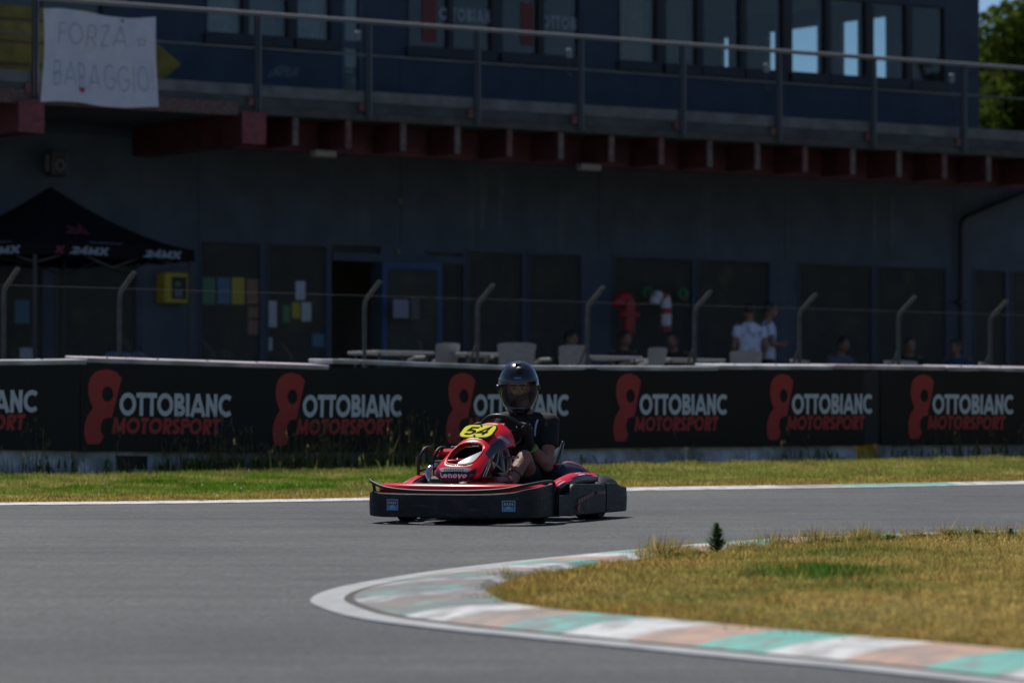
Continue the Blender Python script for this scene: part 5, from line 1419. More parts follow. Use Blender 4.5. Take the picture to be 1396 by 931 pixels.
def band(pts, th=.035, bev=.007):
    """upright plastic band: points (x, y, bottom, top), outside to the right of travel"""
    P = [Vector(p[:2]) for p in pts]; rings = []
    for i, p in enumerate(pts):
        t = P[min(i + 1, len(P) - 1)] - P[max(i - 1, 0)]; t.normalize(); n = Vector((t.y, -t.x)); zb, zt = p[2], p[3]
        def q(o, z): return (p[0] + n.x * o, p[1] + n.y * o, z)
        mid = (zb + zt) / 2
        rings.append([q(-.008, zb), q(0, zb + bev), q(.004, mid), q(0, zt - bev), q(-bev, zt), q(-th + bev, zt), q(-th, zt - bev), q(-th, zb)])
    mb = MB(); mb.rings(rings); return mb
def dense(pts, sub=5): return [tuple(v) for v in spline4(pts, sub)]
def spline4(pts, sub):
    P = [np.array(p, dtype=float) for p in pts]; out = []
    for i in range(len(P) - 1):
        p0 = P[max(i - 1, 0)]; p1 = P[i]; p2 = P[i + 1]; p3 = P[min(i + 2, len(P) - 1)]
        for k in range(sub):
            t = k / sub; out.append(.5 * (2 * p1 + (p2 - p0) * t + (2 * p0 - 5 * p1 + 4 * p2 - p3) * t * t + (3 * p1 - p0 - 3 * p2 + p3) * t ** 3))
    out.append(P[-1]); return out
# travel from the kart's right round the nose to its left keeps the outside on the right
FRONT = [(.44, -.675, .055, 0.225), (.60, -.672, .055, 0.230), (.76, -.66, .055, 0.235), (.87, -.615, .055, 0.232), (.93, -.51, .05, 0.228), (.96, -.3, .05, 0.225), (.97, 0, .05, 0.225), (.96, .3, .05, 0.228), (.93, .51, .05, 0.240), (.87, .615, .05, 0.258), (.76, .66, .05, 0.270), (.60, .672, .05, 0.282), (.44, .675, .05, 0.288), (.425, .675, .05, 0.260)]
fb = band(dense(FRONT)).build('front_bumper', M_RUB, kart, 40)
for sg in (1, -1):
    S = [(.418, .672, .048, .215), (.34, .672, .048, .205), (.2, .674, .048, .206), (.12, .676, .046, .220), (.07, .678, .046, .268), (0, .68, .045, .282), (-.3, .684, .045, .272), (-.6, .684, .044, .266)]
    if sg == 1: mb = band(dense([(x, y, a, b) for x, y, a, b in S]))
    else: mb = band(dense([(x, -y, a, b) for x, y, a, b in S][::-1]))
    mb.build('side_bumper', M_RUB, kart, 40)
REAR = [(-.612, .688, .045, .270), (-.80, .692, .045, .266), (-.90, .694, .045, .245), (-1.0, .694, .045, .232), (-1.06, .675, .045, .23), (-1.09, .58, .045, .22), (-1.1, .4, .045, .21), (-1.1, 0, .045, .21), (-1.1, -.4, .045, .21), (-1.09, -.58, .045, .22), (-1.06, -.675, .045, .23), (-1.0, -.694, .045, .232), (-.90, -.694, .045, .245), (-.80, -.692, .045, .266), (-.612, -.688, .045, .27)]
rb = band(dense(REAR)).build('rear_bumper', M_RUB, kart, 40)
MB().tube(spline([V(.66, -.675, .235), V(.70, -.672, .30), V(.78, -.655, .318), V(.88, -.60, .305), V(.945, -.46, .265), V(.965, -.25, .246), V(.972, 0, .243), V(.965, .25, .247), V(.94, .47, .262), V(.87, .60, .288), V(.74, .655, .304), V(.58, .668, .312), V(.47, .672, .308), V(.435, .674, .285), V(.43, .674, .235)], 6), .0125, 8).build('bumper_rail', M_TUBE, kart, 60)
# stickers on the bumper: points follow the band outwards
def on_band(pts, s):
    P = dense(pts, 8); D = [0]
    for a, b in zip(P[:-1], P[1:]): D.append(D[-1] + math.hypot(b[0] - a[0], b[1] - a[1]))
    s = max(0, min(D[-1] - 1e-4, s)); i = max(k for k in range(len(D) - 1) if D[k] <= s); f = (s - D[i]) / (D[i + 1] - D[i] + 1e-9)
    p = [P[i][k] * (1 - f) + P[i + 1][k] * f for k in range(4)]; t = Vector((P[i + 1][0] - P[i][0], P[i + 1][1] - P[i][1])).normalized()
    return p, Vector((t.y, -t.x)), D[-1]
def sticker(base, pts, s0, z0, lay, m_, name='sticker', lift=.0105):
    mb = MB()
    for k_, q in enumerate(lay):
        vs = []
        for x, y in q:
            p, n, _ = on_band(pts, s0 + x); vs.append((p[0] + n.x * (lift + .0003 * (k_ % 4)), p[1] + n.y * (lift + .0003 * (k_ % 4)), z0 + y))
        mb.add(vs, [tuple(range(len(vs)))])
    return mb.build(name, m_, base, normals=False)
def s_at_y(y):
    P = dense(FRONT, 8); D = 0
    for a, b in zip(P[:-1], P[1:]):
        if a[1] <= y <= b[1] and a[0] > .5 and D > .1: return D
        D += math.hypot(b[0] - a[0], b[1] - a[1])
    return .5
for yy in (-.42, .47):
    s0 = s_at_y(yy)
    sticker(fb, FRONT, s0, .105, [[(0, 0), (.09, 0), (.09, .075), (0, .075)]], M_KBLUE, 'blue_sticker')
    sticker(fb, FRONT, s0, .105, [[(.006, .035), (.084, .035), (.084, .069), (.006, .069)]], M_BLK, 'sticker_panel', .0118)
    sticker(fb, FRONT, s0, .105, [[(.012 + k_ * .018, .042), (.024 + k_ * .018, .042), (.024 + k_ * .018, .062), (.012 + k_ * .018, .062)] for k_ in range(4)], M_KSIL, 'sticker_print', .0130)
    sticker(fb, FRONT, s0, .105, [[(.015, .008), (.075, .008), (.05, .04), (.032, .034)]], mat('sticker_sky', (.22, .42, .66), .5), 'sticker_hill', .0130)
    sticker(fb, FRONT, s0, .105, [[(-.003, -.003), (.093, -.003), (.093, .0), (-.003, 0)], [(-.003, .075), (.093, .075), (.093, .078), (-.003, .078)], [(-.003, 0), (0, 0), (0, .075), (-.003, .075)], [(.09, 0), (.093, 0), (.093, .075), (.09, .075)]], M_KSIL, 'sticker_edge')
SIDE = [(.418, .672, .048, .224), (.2, .674, .048, .222), (0, .68, .045, .276), (-.3, .684, .045, .272), (-.6, .684, .044, .266)]
SIDE_R = SIDE[::-1]
sb_l = [o for o in kart.children if o.name.startswith('side_bumper')][0]
def flat_left(base, polys, m_, name):
    mb = MB()
    for k_, q in enumerate(polys): mb.add([(x, .6945 + .0003 * (k_ % 4), z) for x, z in q], [tuple(range(len(q)))])
    mb.build(name, m_, base, normals=False)
# slanted red word with a red tail, then a small red word
flat_left(sb_l, [[(.02, .11), (-.02, .06), (-.05, .125), (-.04, .135)]], M_BRED, 'red_tail')
flat_left(sb_l, [[(.0 - q * .055, .135 + q * .009), (-.040 - q * .055, .142 + q * .009), (-.040 - q * .055, .172 + q * .009), (0 - q * .055, .165 + q * .009)] for q in range(6)], mat('faded_red_print', (.26, .07, .07), .5), 'slanted_red_word')
flat_left(sb_l, [[(-.40 - q * .036, .19), (-.428 - q * .036, .19), (-.428 - q * .036, .214), (-.40 - q * .036, .214)] for q in range(5)], MATS['faded_red_print'], 'small_red_word')
flat_left(rb, [[(-.84, .13), (-.89, .13), (-.89, .165), (-.84, .165)]], M_BLK, 'slot'); flat_left(rb, [[(-.86, .12), (-.88, .12), (-.88, .128), (-.86, .128)]], M_KSIL, 'slot_mark')

# floor, frame tubes, axle
MB().bb(-.45, .72, -.28, .28, .035, .047).build('floor_tray', M_BLK, kart)
for sg in (1, -1):
    MB().tube(spline([V(.78, sg * .14, .075), V(.4, sg * .30, .075), V(.0, sg * .31, .075), V(-.6, sg * .34, .085), V(-.9, sg * .34, .1)], 5), .016, 8).build('frame_tube', M_TUBE, kart, 60)
    MB().tube(spline([V(.42, sg * .30, .10), V(.40, sg * .5, .12), V(.30, sg * .60, .13), V(-.35, sg * .61, .13), V(-.45, sg * .34, .10)], 5), .013, 8).build('nerf_bar', M_TUBE, kart, 60)
MB().tube([(.40, -.30, .10), (.40, .30, .10)], .016, 8).build('cross_tube', M_TUBE, kart); MB().tube([(-.58, -.55, .14), (-.58, .55, .14)], .02, 10).build('rear_axle', M_ALU, kart)
def wheel(x, y, r, wd, steer=0.0):
    e = empty('wheel', (x, y, r), 0, kart); e.rotation_euler = (0, 0, steer)
    mt = Matrix.Rotation(math.radians(90), 4, 'X'); h = wd / 2
    MB().lathe([(r * .5, -h * .9), (r * .72, -h), (r * .93, -h * .93), (r * .985, -h * .75), (r, -h * .3), (r, h * .3), (r * .985, h * .75), (r * .93, h * .93), (r * .72, h), (r * .5, h * .9), (r * .47, 0)], 32, mt).build('tyre', M_TYRE, e, 45)
    MB().lathe([(.02, -h * .7), (r * .30, -h * .72), (r * .49, -h * .88), (r * .52, -h * .8), (r * .46, 0), (r * .52, h * .8), (r * .49, h * .88), (r * .30, h * .72), (.02, h * .7)], 24, mt).build('rim', M_ALU, e, 45)
    return e
wheel(.40, -.52, .132, .13, math.radians(10)); wheel(.38, .52, .132, .13, math.radians(10)); wheel(-.58, -.56, .141, .20); wheel(-.58, .565, .141, .20)
for sg in (1, -1): MB().tube([(.39, sg * .30, .12), (.39, sg * .46, .132)], .022, 8).build('stub_axle', M_ALU, kart); MB().tube([(.30, sg * .06, .15), (.32, sg * .42, .14)], .009, 6).build('tie_rod', M_ALU, kart)

# front fairing: red, wraps behind the bumper
def oval_sweep(path, wd, ht, n=14, tilt=0):
    path = [Vector(p) for p in path]; rings = []
    for i, p in enumerate(path):
        t = path[min(i + 1, len(path) - 1)] - path[max(i - 1, 0)]; t.normalize(); s = t.cross(V(0, 0, 1)).normalized(); u = s.cross(t)
        a = wd[i] if hasattr(wd, '__len__') else wd; b = ht[i] if hasattr(ht, '__len__') else ht
        rings.append([p + s * a * math.copysign(abs(math.cos(q)) ** .7, math.cos(q)) + u * b * math.copysign(abs(math.sin(q)) ** .8, math.sin(q)) for q in [2 * math.pi * k / n for k in range(n)]])
    mb = MB(); mb.rings(rings); return mb
ff = oval_sweep(spline([V(.46, -.59, .245), V(.60, -.575, .25), V(.74, -.50, .255), V(.83, -.33, .257), V(.855, 0, .258), V(.83, .33, .257), V(.74, .50, .257), V(.62, .56, .25), V(.50, .575, .25)], 6), .080, .040).build('front_fairing', M_KRED, kart, 50)
def fair_patch(y0, y1, m_, name, x0=.80, x1=.88, dz=.0):
    mb = MB(); n = 10; vs = []
    for k_ in range(n + 1):
        y = y0 + (y1 - y0) * k_ / n; xb = .855 - .28 * y * y * (1 if abs(y) < .3 else 1.15)
        vs += [(xb + .03, y, .3005), (xb - .035, y, .3000)]
    mb.add(vs, [(2 * k_, 2 * k_ + 1, 2 * k_ + 3, 2 * k_ + 2) for k_ in range(n)]); return mb.build(name, m_, ff, normals=False)
fair_patch(-.18, -.05, mat('teal_print', (.05, .28, .22), .4), 'teal_print'); fair_patch(.30, .42, M_KWH, 'white_print'); fair_patch(-.30, -.22, M_KWH, 'white_print'); fair_patch(.22, .27, M_KNAVY, 'navy_print')
# lower nose plate under the steering panel
MB().prism([(.78, -.2), (.83, -.1), (.83, .1), (.78, .2), (.35, .26), (.35, -.26)], .20, .225).build('nose_tray', M_BLK, kart)

# steering panel ("nose"): a curved shield with an opening
CL = [(0, .745, .300, .11, .05), (.08, .760, .340, .165, .06), (.18, .742, .392, .185, .07), (.30, .690, .447, .188, .075), (.45, .575, .515, .178, .085), (.60, .435, .585, .165, .10), (.72, .310, .635, .160, .12), (.84, .170, .690, .172, .15), (.93, .06, .725, .180, .17), (1.0, -.03, .735, .180, .19)]
def cl(v):
    vs = [c[0] for c in CL]; return [float(np.interp(v, vs, [c[k] for c in CL])) for k in range(1, 5)]
def cls(v):
    v = min(1, max(0, v)); a = [cl(min(1, max(0, v + d))) for d in (-.06, -.03, 0, .03, .06)]
    return [sum(q[k] for q in a) / 5 for k in range(4)]
def NS(u, v, lift=0.0):
    x, z, wd, dp = cls(v); x1, z1, *_ = cls(v + .02); x0, z0, *_ = cls(v - .02)
    t = Vector((x1 - x0, 0, z1 - z0)).normalized(); n = Vector((-t.z, 0, t.x))
    if n.x < 0 and n.z < 0: n = -n
    if n.dot(Vector((1, 0, .6))) < 0: n = -n
    k = abs(u) ** 2.4
    p = Vector((x, 0, z)) - n * (dp * k) + Vector((0, wd * math.sin(min(1, abs(u)) * 1.35) / math.sin(1.35) * math.copysign(1, u), 0))
    nn = (n * (1 - .75 * k) + Vector((0, math.copysign(1, u) * k * .9, 0))).normalized()
    return p + nn * lift
HC, HU, HV = (.04, .440), .52, .172
def hole_pt(a):
    c, s = math.cos(a), math.sin(a); e = .62
    uu = HU * math.copysign(abs(c) ** e, c); vv = HV * math.copysign(abs(s) ** e, s)
    wide = 1 + .16 * (vv / HV)
    return HC[0] + uu * wide, HC[1] + vv
def rect_pt(a):
    c, s = math.cos(a), math.sin(a); m = max(abs(c), abs(s)); c /= m; s /= m
    return c, (HC[1] + s * (1 - HC[1])) if s > 0 else HC[1] + s * HC[1]
NA, NR = 96, 14
nm = MB(); rings = []
for j in range(NR + 1):
    f = (j / NR) ** .9; ring = []
    for k_ in range(NA):
        a = 2 * math.pi * k_ / NA; h = hole_pt(a); q = rect_pt(a)
        ring.append(NS(h[0] * (1 - f) + q[0] * f, h[1] * (1 - f) + q[1] * f))
    rings.append(ring)
nm.rings(rings, True, False)
nose = nm.build('steering_panel', M_KRED, kart, 60)
sm = nose.modifiers.new('t', 'SOLIDIFY'); sm.thickness = .003; sm.offset = 0
MB().tube([NS(*hole_pt(2 * math.pi * k_ / 48), .001) for k_ in range(48)], .005, 8, loop=True).build('opening_rim', M_KRED, nose, 60)
inner = MB(); inner.rings([[NS(hole_pt(2 * math.pi * k_ / 32)[0] * q, HC[1] + (hole_pt(2 * math.pi * k_ / 32)[1] - HC[1]) * q, -.05 - .10 * (1 - q)) for k_ in range(32)] for q in (1.05, .7, .35, .02)], True, False); inner.build('duct', mat('matte_black', (.010, .010, .010), .9, spec=.05), nose, 60)
MB().tube([NS(-.45, .36, -.02), NS(-.1, .38, -.03), NS(.1, .46, -.06)], [.02, .014, .012], 8).build('duct_strut', M_KRED, nose, 60)
MB().tube([NS(-.25, .46, -.05), NS(-.12, .36, -.03)], .008, 6).build('duct_cable', M_ALU, nose)
def ns_patch(fn, m_, name, nu=24, nv=6, lift=.002):
    vs = []; mb = MB()
    for i in range(nu + 1):
        for j in range(nv + 1):
            u, v = fn(i / nu, j / nv); vs.append(NS(u, v, lift))
    mb.add(vs, [(i * (nv + 1) + j, (i + 1) * (nv + 1) + j, (i + 1) * (nv + 1) + j + 1, i * (nv + 1) + j + 1) for i in range(nu) for j in range(nv)])
    return mb.build(name, m_, nose, 60, normals=False)
def chin(a, b):
    u = -.97 + 1.94 * a; au = abs(u); top = .165 + .02 * au if au < .55 else (.176 + .10 * (au - .55) / .12 if au < .67 else max(.0, .276 - .95 * (au - .67)))
    return u, top * b
ns_patch(chin, M_KNAVY, 'navy_chin_print', 60, 8)
ns_patch(lambda a, b: ((-.56 + 1.12 * a) * (.80 + .20 * b), .165 + .065 * b - .02 * (1 - abs(2 * a - 1) ** 2) * 0), M_KSIL, 'silver_band', 20, 4, .0035)
def ns_text(txt, u0, v0, du, hv, m_, t=.2, lift=.005, slant=0, name='nose_letter'):
    lay = text_quads(txt, 1.0, 1.0, t=t, slant=0, gap=.05)
    letters(nose, lay, lambda x, y, k_: NS(u0 + (x + slant * y) * du, v0 + y * hv, lift + k_ * .0004), m_, name)
ns_text('Lenovo', -.52, .075, 1.0, .082, M_KWH, .22)
for q in range(9): ns_patch(lambda a, b: (-.36 + .075 * q + .05 * a, .185 + .022 * b), mat('grey_small_print', (.12, .12, .14), .5), 'small_print', 2, 1, .005)
def swoosh(a, b):
    lu = (1 - a) ** 2 * .02 + 2 * a * (1 - a) * .60 + a * a * .63; lv = (1 - a) ** 2 * .300 + 2 * a * (1 - a) * .285 + a * a * .56
    uu = .02 + .58 * a; uv = .312 + .24 * a
    return lu * (1 - b) + uu * b, lv * (1 - b) + uv * b
ns_patch(swoosh, M_KWH, 'white_swoosh', 16, 5, -.004)
ns_patch(lambda a, b: (-.28 + .60 * a, .675 + .032 * b), M_KWH, 'white_print', 8, 2, .003); ns_patch(lambda a, b: (-.3 + .5 * a, .715 + .02 * b), M_KBLUE, 'blue_print', 8, 2, .003)
ns_patch(lambda a, b: (.70 + .28 * a, .52 + .30 * b), M_KNAVY, 'navy_side_print', 8, 10, .0022); ns_patch(lambda a, b: (.62 + .30 * a, .78 + .045 * b + .07 * a), M_KSIL, 'silver_chevron', 8, 4, .0030)
ns_patch(lambda a, b: (-.35 + .6 * a, .93 + .03 * b), M_KWH, 'top_print', 8, 2, .003)

# number plate 54
pl = empty('number_plate', (.265, -.005, .672), 0, kart); pl.rotation_euler = (0, math.radians(31), math.radians(-4))
def rrect(w_, h_, r_, n=5):
    out = []
    for cx_, cy_, a0 in ((w_ / 2 - r_, h_ / 2 - r_, 0), (-w_ / 2 + r_, h_ / 2 - r_, 90), (-w_ / 2 + r_, -h_ / 2 + r_, 180), (w_ / 2 - r_, -h_ / 2 + r_, 270)):
        out += [(cx_ + r_ * math.cos(math.radians(a0 + 90 * k_ / n)), cy_ + r_ * math.sin(math.radians(a0 + 90 * k_ / n))) for k_ in range(n + 1)]
    return out
MB().prism(rrect(.190, .285, .055), -.008, -.002).build('backing', MATS['matte_black'], pl); MB().prism(rrect(.168, .265, .05), -.0018, .004).build('yellow_face', M_KYEL, pl)
lay = text_quads('54', .112, .19, t=.19, gap=.12)
letters(pl, lay, lambda x, y, k_: (-(y - .056), (x - .095) + .025 * (y / .112 - .5), .0055 + k_ * .0004), mat('number_ink', (.012, .016, .035), .9, spec=.03), 'number')
for sx in (-.07, .072): MB().lathe([(.0, .0), (.009, .0), (.009, .008), (0, .011)], 10, Matrix.Translation((sx, 0, .004))).build('bolt', M_BLK, pl)
MB().tube([(.05, 0, -.006), (.06, 0, -.06)], .012, 6).build('plate_stay', M_BLK, pl)

# steering wheel and column
SWC = V(-.215, .0, .665); SWN = V(-.62, 0, .60).normalized(); s1_ = V(0, 1, 0); s2_ = s1_.cross(SWN)
def sw(a, r_, l=0): return SWC + s1_ * (r_ * math.cos(a)) + s2_ * (r_ * math.sin(a)) + SWN * l
if sw(math.pi / 2, .1).z < SWC.z: s2_ = -s2_
MB().tube([sw(2 * math.pi * k_ / 32, .165) for k_ in range(32)], .018, 10, loop=True).build('steering_wheel', M_BLK, kart, 60)
stw = [o for o in kart.children if o.name.startswith('steering_wheel')][0]
for a in (math.radians(0), math.radians(180), math.radians(270)): MB().tube([sw(a, .02), sw(a, .155)], .013, 6).build('spoke', M_BLK, stw)
MB().box(SWC + SWN * .0, (.07, .11, .09), SWN.to_track_quat('Z', 'Y').to_matrix(), .015).build('hub_pad', M_BLK, stw)
MB().tube([SWC, V(.30, 0, .20)], .012, 8).build('steering_column', M_CHROME, kart)
for sg in (1, -1):
    MB().tube([V(.05, sg * .13, .06), V(.0, sg * .10, .35), V(-.03, sg * .06, .52)], .012, 8).build('column_support', M_ALU, kart, 60)
    MB().tube([V(.60, sg * .17, .06), V(.56, sg * .17, .2), V(.56, sg * .11, .21), V(.57, sg * .20, .215)], .010, 6).build('pedal', M_ALU, kart, 60)
MB().tube([V(.02, .10, .47), V(.0, .21, .475)], .010, 8, dome=True).build('support_bolt', M_CHROME, kart); MB().tube([V(.03, .12, .56), V(.0, .15, .45), V(.04, .17, .33)], .009, 6).build('brake_cable', M_ALU, kart, 60)
MB().box((.16, .13, .30), (.22, .10, .12), None, .02).build('control_box', M_BLK, kart)
MB().box((.28, .10, .265), (.34, .26, .14), None, .03).build('fuel_tank', M_DRED, kart); MB().lathe([(0, 0), (.03, 0), (.03, .02), (0, .025)], 12, Matrix.Translation((.3, -.02, .335))).build('fuel_cap', M_BLK, kart)
MB().box((.34, -.26, .27), (.22, .14, .14), None, .02).build('green_box', mat('dark_green_box', (.012, .05, .018), .5), kart)
# seat
sr_ = []
for k_ in range(19):
    a = math.radians(-100 + 200 * k_ / 18)
    row = []
    for j in range(13):
        t = j / 12       # front lip -> floor -> back
        if t < .4: cx_, cz_ = -.28 - .62 * t, .16 - .10 * t / .4 * 1; hw = .20; hgt = .10 + .06 * t
        else: q = (t - .4) / .6; cx_, cz_ = -.528 - .37 * q,   .06 + .45 * q ** 1.2; hw = .215 + .035 * q; hgt = .11
        up_ = V(.0, 0, 1) if t < .4 else V(.80, 0, .60) * 1.0
        y = hw * math.sin(max(-1.57, min(1.57, a * .9))); lift = hgt * (1 - math.cos(a * .9)) * .9
        row.append(V(cx_, y, cz_) + up_.normalized() * lift)
    sr_.append(row)
sm_ = MB(); sm_.rings(sr_, False, False); seat = sm_.build('seat', M_SEAT, kart, 60); md = seat.modifiers.new('t', 'SOLIDIFY'); md.thickness = .012; md.offset = 1
edge_l = sr_[-1][2:]; MB().tube(edge_l, .013, 8, dome=True).build('seat_edge', M_SEAT, seat, 60); MB().tube(sr_[0][2:], .013, 8, dome=True).build('seat_edge', M_SEAT, seat, 60)
# side pods
def pod(sg):
    pth = [V(.30, sg * .575, .235), V(.18, sg * .585, .262), V(.0, sg * .585, .285), V(-.2, sg * .575, .300), V(-.40, sg * .56, .300), V(-.60, sg * .545, .292), V(-.80, sg * .52, .285)]
    o_ = oval_sweep(spline(pth, 5), [.045 + .015 * math.sin(k_ / 30 * 3.1) for k_ in range(31)], [.025 + .025 * math.sin(min(1, k_ / 20) * 1.5) for k_ in range(31)]).build('side_pod', M_BLK, kart, 50)
    sp_ = spline(pth, 5); mb = MB(); vs = []
    for k_, p in enumerate(sp_[1:-3]):
        h_ = .025 + .025 * math.sin(min(1, (k_ + 1) / 20) * 1.5)
        vs += [p + V(0, sg * .055, h_ * .5), p + V(0, sg * .03, h_ + .004), p + V(0, -sg * .03, h_ + .004)]
    mb.add(vs, [(3 * k_ + j, 3 * k_ + j + 1, 3 * k_ + 4 + j, 3 * k_ + 3 + j) for k_ in range(len(sp_) - 5) for j in (0, 1)]); mb.build('red_stripe', M_KRED, o_, 60, normals=False)
    for (a, b, m_) in ((3, 7, M_KSIL), (15, 19, M_KWH), (20, 24, M_PINK)):
        mb = MB(); vs = []
        for k_ in range(a, b + 1):
            p = sp_[k_]; h_ = .025 + .025 * math.sin(min(1, k_ / 20) * 1.5); vs += [p + V(0, sg * .05, h_ * .80), p + V(0, sg * .012, h_ + .0065)]
        mb.add(vs, [(2 * q, 2 * q + 1, 2 * q + 3, 2 * q + 2) for q in range(b - a)]); mb.build('stripe_print', m_, o_, normals=False)
pod(1); pod(-1)
# rear wheel covers
for sg in (1, -1):
    rings = []
    for k_ in range(13):
        a = math.radians(-10 + 165 * k_ / 12); c_, s_ = math.cos(a), math.sin(a)
        rings.append([V(-.60 + .235 * c_ * -1 * -1, sg * .44, .15 + .17 * s_), V(-.60 + .245 * c_, sg * .46, .15 + .185 * s_), V(-.60 + .245 * c_, sg * .60, .15 + .18 * s_), V(-.60 + .225 * c_, sg * .645, .15 + .155 * s_), V(-.60 + .20 * c_, sg * .645, .15 + .13 * s_), V(-.60 + .2 * c_, sg * .44, .15 + .14 * s_)])
    rings = [[p + V(-.22, 0, -.01) for p in r_] for r_ in rings]
    m2 = MB(); m2.rings(rings); m2.build('rear_wheel_cover', M_BLK, kart, 50)
# rear engine cover, left of the seat back
ec = oval_sweep(spline([V(-.48, .30, .30), V(-.60, .31, .345), V(-.78, .34, .335), V(-.92, .42, .285), V(-1.0, .5, .23)], 5), [.10] * 21, [.055, .065, .07, .07, .07, .07, .068, .066, .064, .062, .06, .058, .056, .054, .052, .05, .048, .046, .044, .042, .04]).build('rear_cover', M_KNAVY, kart, 50)
MB().tube(spline([V(-.50, .335, .362), V(-.62, .345, .412), V(-.76, .375, .40), V(-.88, .43, .345)], 5), .018, 8, dome=True).build('pink_trim', M_PINK, ec, 60)
MB().box((-.56, .29, .405), (.10, .07, .02), None, .006).build('red_cap', M_KRED, ec); MB().tube([V(-.52, .36, .41), V(-.56, .36, .417)], .008, 6, dome=True).build('chrome_clip', M_CHROME, ec)
MB().box((-.50, .42, .24), (.20, .13, .10), None, .02).build('battery_box', M_BLK, kart); MB().box((-.55, .47, .305), (.09, .04, .012), None, .003).build('chrome_plate', M_CHROME, kart); MB().tube([V(-.36, .46, .20), V(-.75, .47, .22)], .008, 6).build('side_bar', M_ALU, kart)
# engine on the kart's right, with its guard hoop
en = empty('engine', (-.22, -.42, .10), 0, kart)
MB().box((0, 0, .12), (.34, .24, .22), None, .03).build('crankcase', mat('engine_grey', (.05, .05, .052), .5, .6), en)
for q in range(7): MB().box((.05, -.02, .24 + q * .016), (.17, .19, .008)).build('cooling_fin', M_ALU, en)
MB().box((.02, -.02, .40), (.20, .17, .06), None, .02).build('head_cover', M_KRED, en); MB().box((-.08, .09, .385), (.22, .17, .11), None, .02).build('air_box', M_BLK, en)
MB().box((-.08, .09, .446), (.225, .175, .008), None, .003).build('air_box_lid', M_CHROME, en); MB().lathe([(0, 0), (.03, 0), (.03, .012), (0, .016)], 12, Matrix.Translation((-.08, .09, .450))).build('lid_knob', M_ALU, en)
MB().tube(spline([V(.14, -.06, .30), V(.22, -.10, .27), V(.24, -.08, .16), V(.10, -.10, .06)], 5), .024, 10).build('exhaust', M_CHROME, en, 60)
for yy in (-.615, -.50):
    MB().tube(spline([V(-.03, yy, .20), V(-.03, yy, .42), V(-.05, yy + .02, .50), V(-.10, yy + .03, .535), V(-.18, yy + .04, .53), V(-.26, yy + .05, .44), V(-.28, yy + .05, .22)], 5), .0125, 8).build('engine_guard', M_TUBE, kart, 60)
MB().tube([V(-.03, -.615, .36), V(-.03, -.50, .40)], .010, 6).build('guard_brace', M_TUBE, kart); MB().tube([V(-.02, -.50, .31), V(-.02, -.50, .41)], .014, 8).build('chrome_sleeve', M_CHROME, kart)
MB().tube([V(-.03, -.615, .26), V(.02, -.52, .22)], .018, 6).build('guard_clamp', M_BLK, kart)

# ------------------------------------------------------------------ the driver
drv = empty('person'); drv.matrix_world = KM
tag(drv, 'kart driver in black T-shirt, black helmet and gloves, holding the steering wheel', 'person')
hl = sw(math.radians(8), .165); hr = sw(math.radians(172), .165)
J = dict(pelvis=V(-.56, .03, .20), chest=V(-.64, .065, .53), neck=V(-.575, .04, .80), head=V(-.505, .01, .985), shL=V(-.61, .225, .725), shR=V(-.585, -.125, .735), elL=V(-.435, .275, .395), elR=V(-.44, -.255, .43),
         wrL=V(-.29, .195, .555), wrR=V(-.30, -.20, .57), hipL=V(-.52, .12, .19), hipR=V(-.52, -.07, .19), knL=V(-.145, .205, .475), knR=V(-.12, -.20, .46), anL=V(.27, .17, .15), anR=V(.29, -.15, .15), toL=V(.40, .17, .21), toR=V(.42, -.15, .21))
hy = math.radians(20); FW = V(math.cos(hy), math.sin(hy), -.10).normalized()
bmesh_ = body_mb(J, FW, hands=False, feet=False)
for s in 'LR':
    a, b, c = J['sh' + s], J['el' + s], J['wr' + s]; bmesh_.tube([a.lerp(b, .3), b.lerp(a, .1)], [.056, .048], 12, dome=True); bmesh_.tube([b, b.lerp(c, .35), c], [.047, .050, .032], 12, dome=True)
link(bake(bmesh_, .009, 4), 'body', M_SKIN, drv)
mb = MB(); torso(mb, J, .012, .03, False)
for s in 'LR':
    a, b = J['sh' + s], J['el' + s]; mb.tube([a, a.lerp(b, .3), a.lerp(b, .56)], [.078, .076, .072], 14)
    mb.tube([J['neck'] + V(-.01, 0, -.045), a.lerp(J['neck'], .4) + V(0, 0, -.02), a], [.062, .070, .076], 14, dome=True); mb.tube([J['chest'] + V(.02, .06 if s == 'L' else -.06, .02), a], [.12, .076], 14, dome=True)
link(bake(mb, .011, 4), 'shirt', mat('black_tshirt', (.012, .012, .014), .85, bump=1.0, bscale=11), drv)
pts_ = [V(-.515, .155, .62), V(-.505, .16, .66), V(-.51, .165, .70), V(-.53, .17, .735)]
MB().tube([p + V(.035, .0, .01) for p in pts_], .008, 6, dome=True).build('shirt_stripe', mat('pale_blue_stripe', (.40, .55, .62), .8), drv)
mb = MB(); up_ = (J['neck'] - J['pelvis']).normalized(); s_ = V(0, 1, 0); f_ = up_.cross(s_)
ellrings(mb, [(J['pelvis'] - up_ * .12, s_, f_, .14, .1), (J['pelvis'] - up_ * .03, s_, f_, .178, .128), (J['pelvis'] + up_ * .05, s_, f_, .170, .122)])
for s in 'LR': a, b = J['hip' + s], J['kn' + s]; mb.tube([a, a.lerp(b, .4), a.lerp(b, .66)], [.104, .096, .088], 14)
link(bake(mb, .011, 3), 'shorts', M_DARKC, drv)
for s in 'LR':
    c, f = J['an' + s], J['to' + s]; m2 = MB(); m2.tube([c + V(-.05, 0, -.045), c + V(.06, 0, -.02), f], [.042, .045, .034], 12, dome=True); m2.tube([c + V(-.015, 0, -.03), c + V(-.03, 0, .04)], [.045, .047], 12)
    link(bake(m2, .008, 3), 'shoe', M_SHOE, drv)
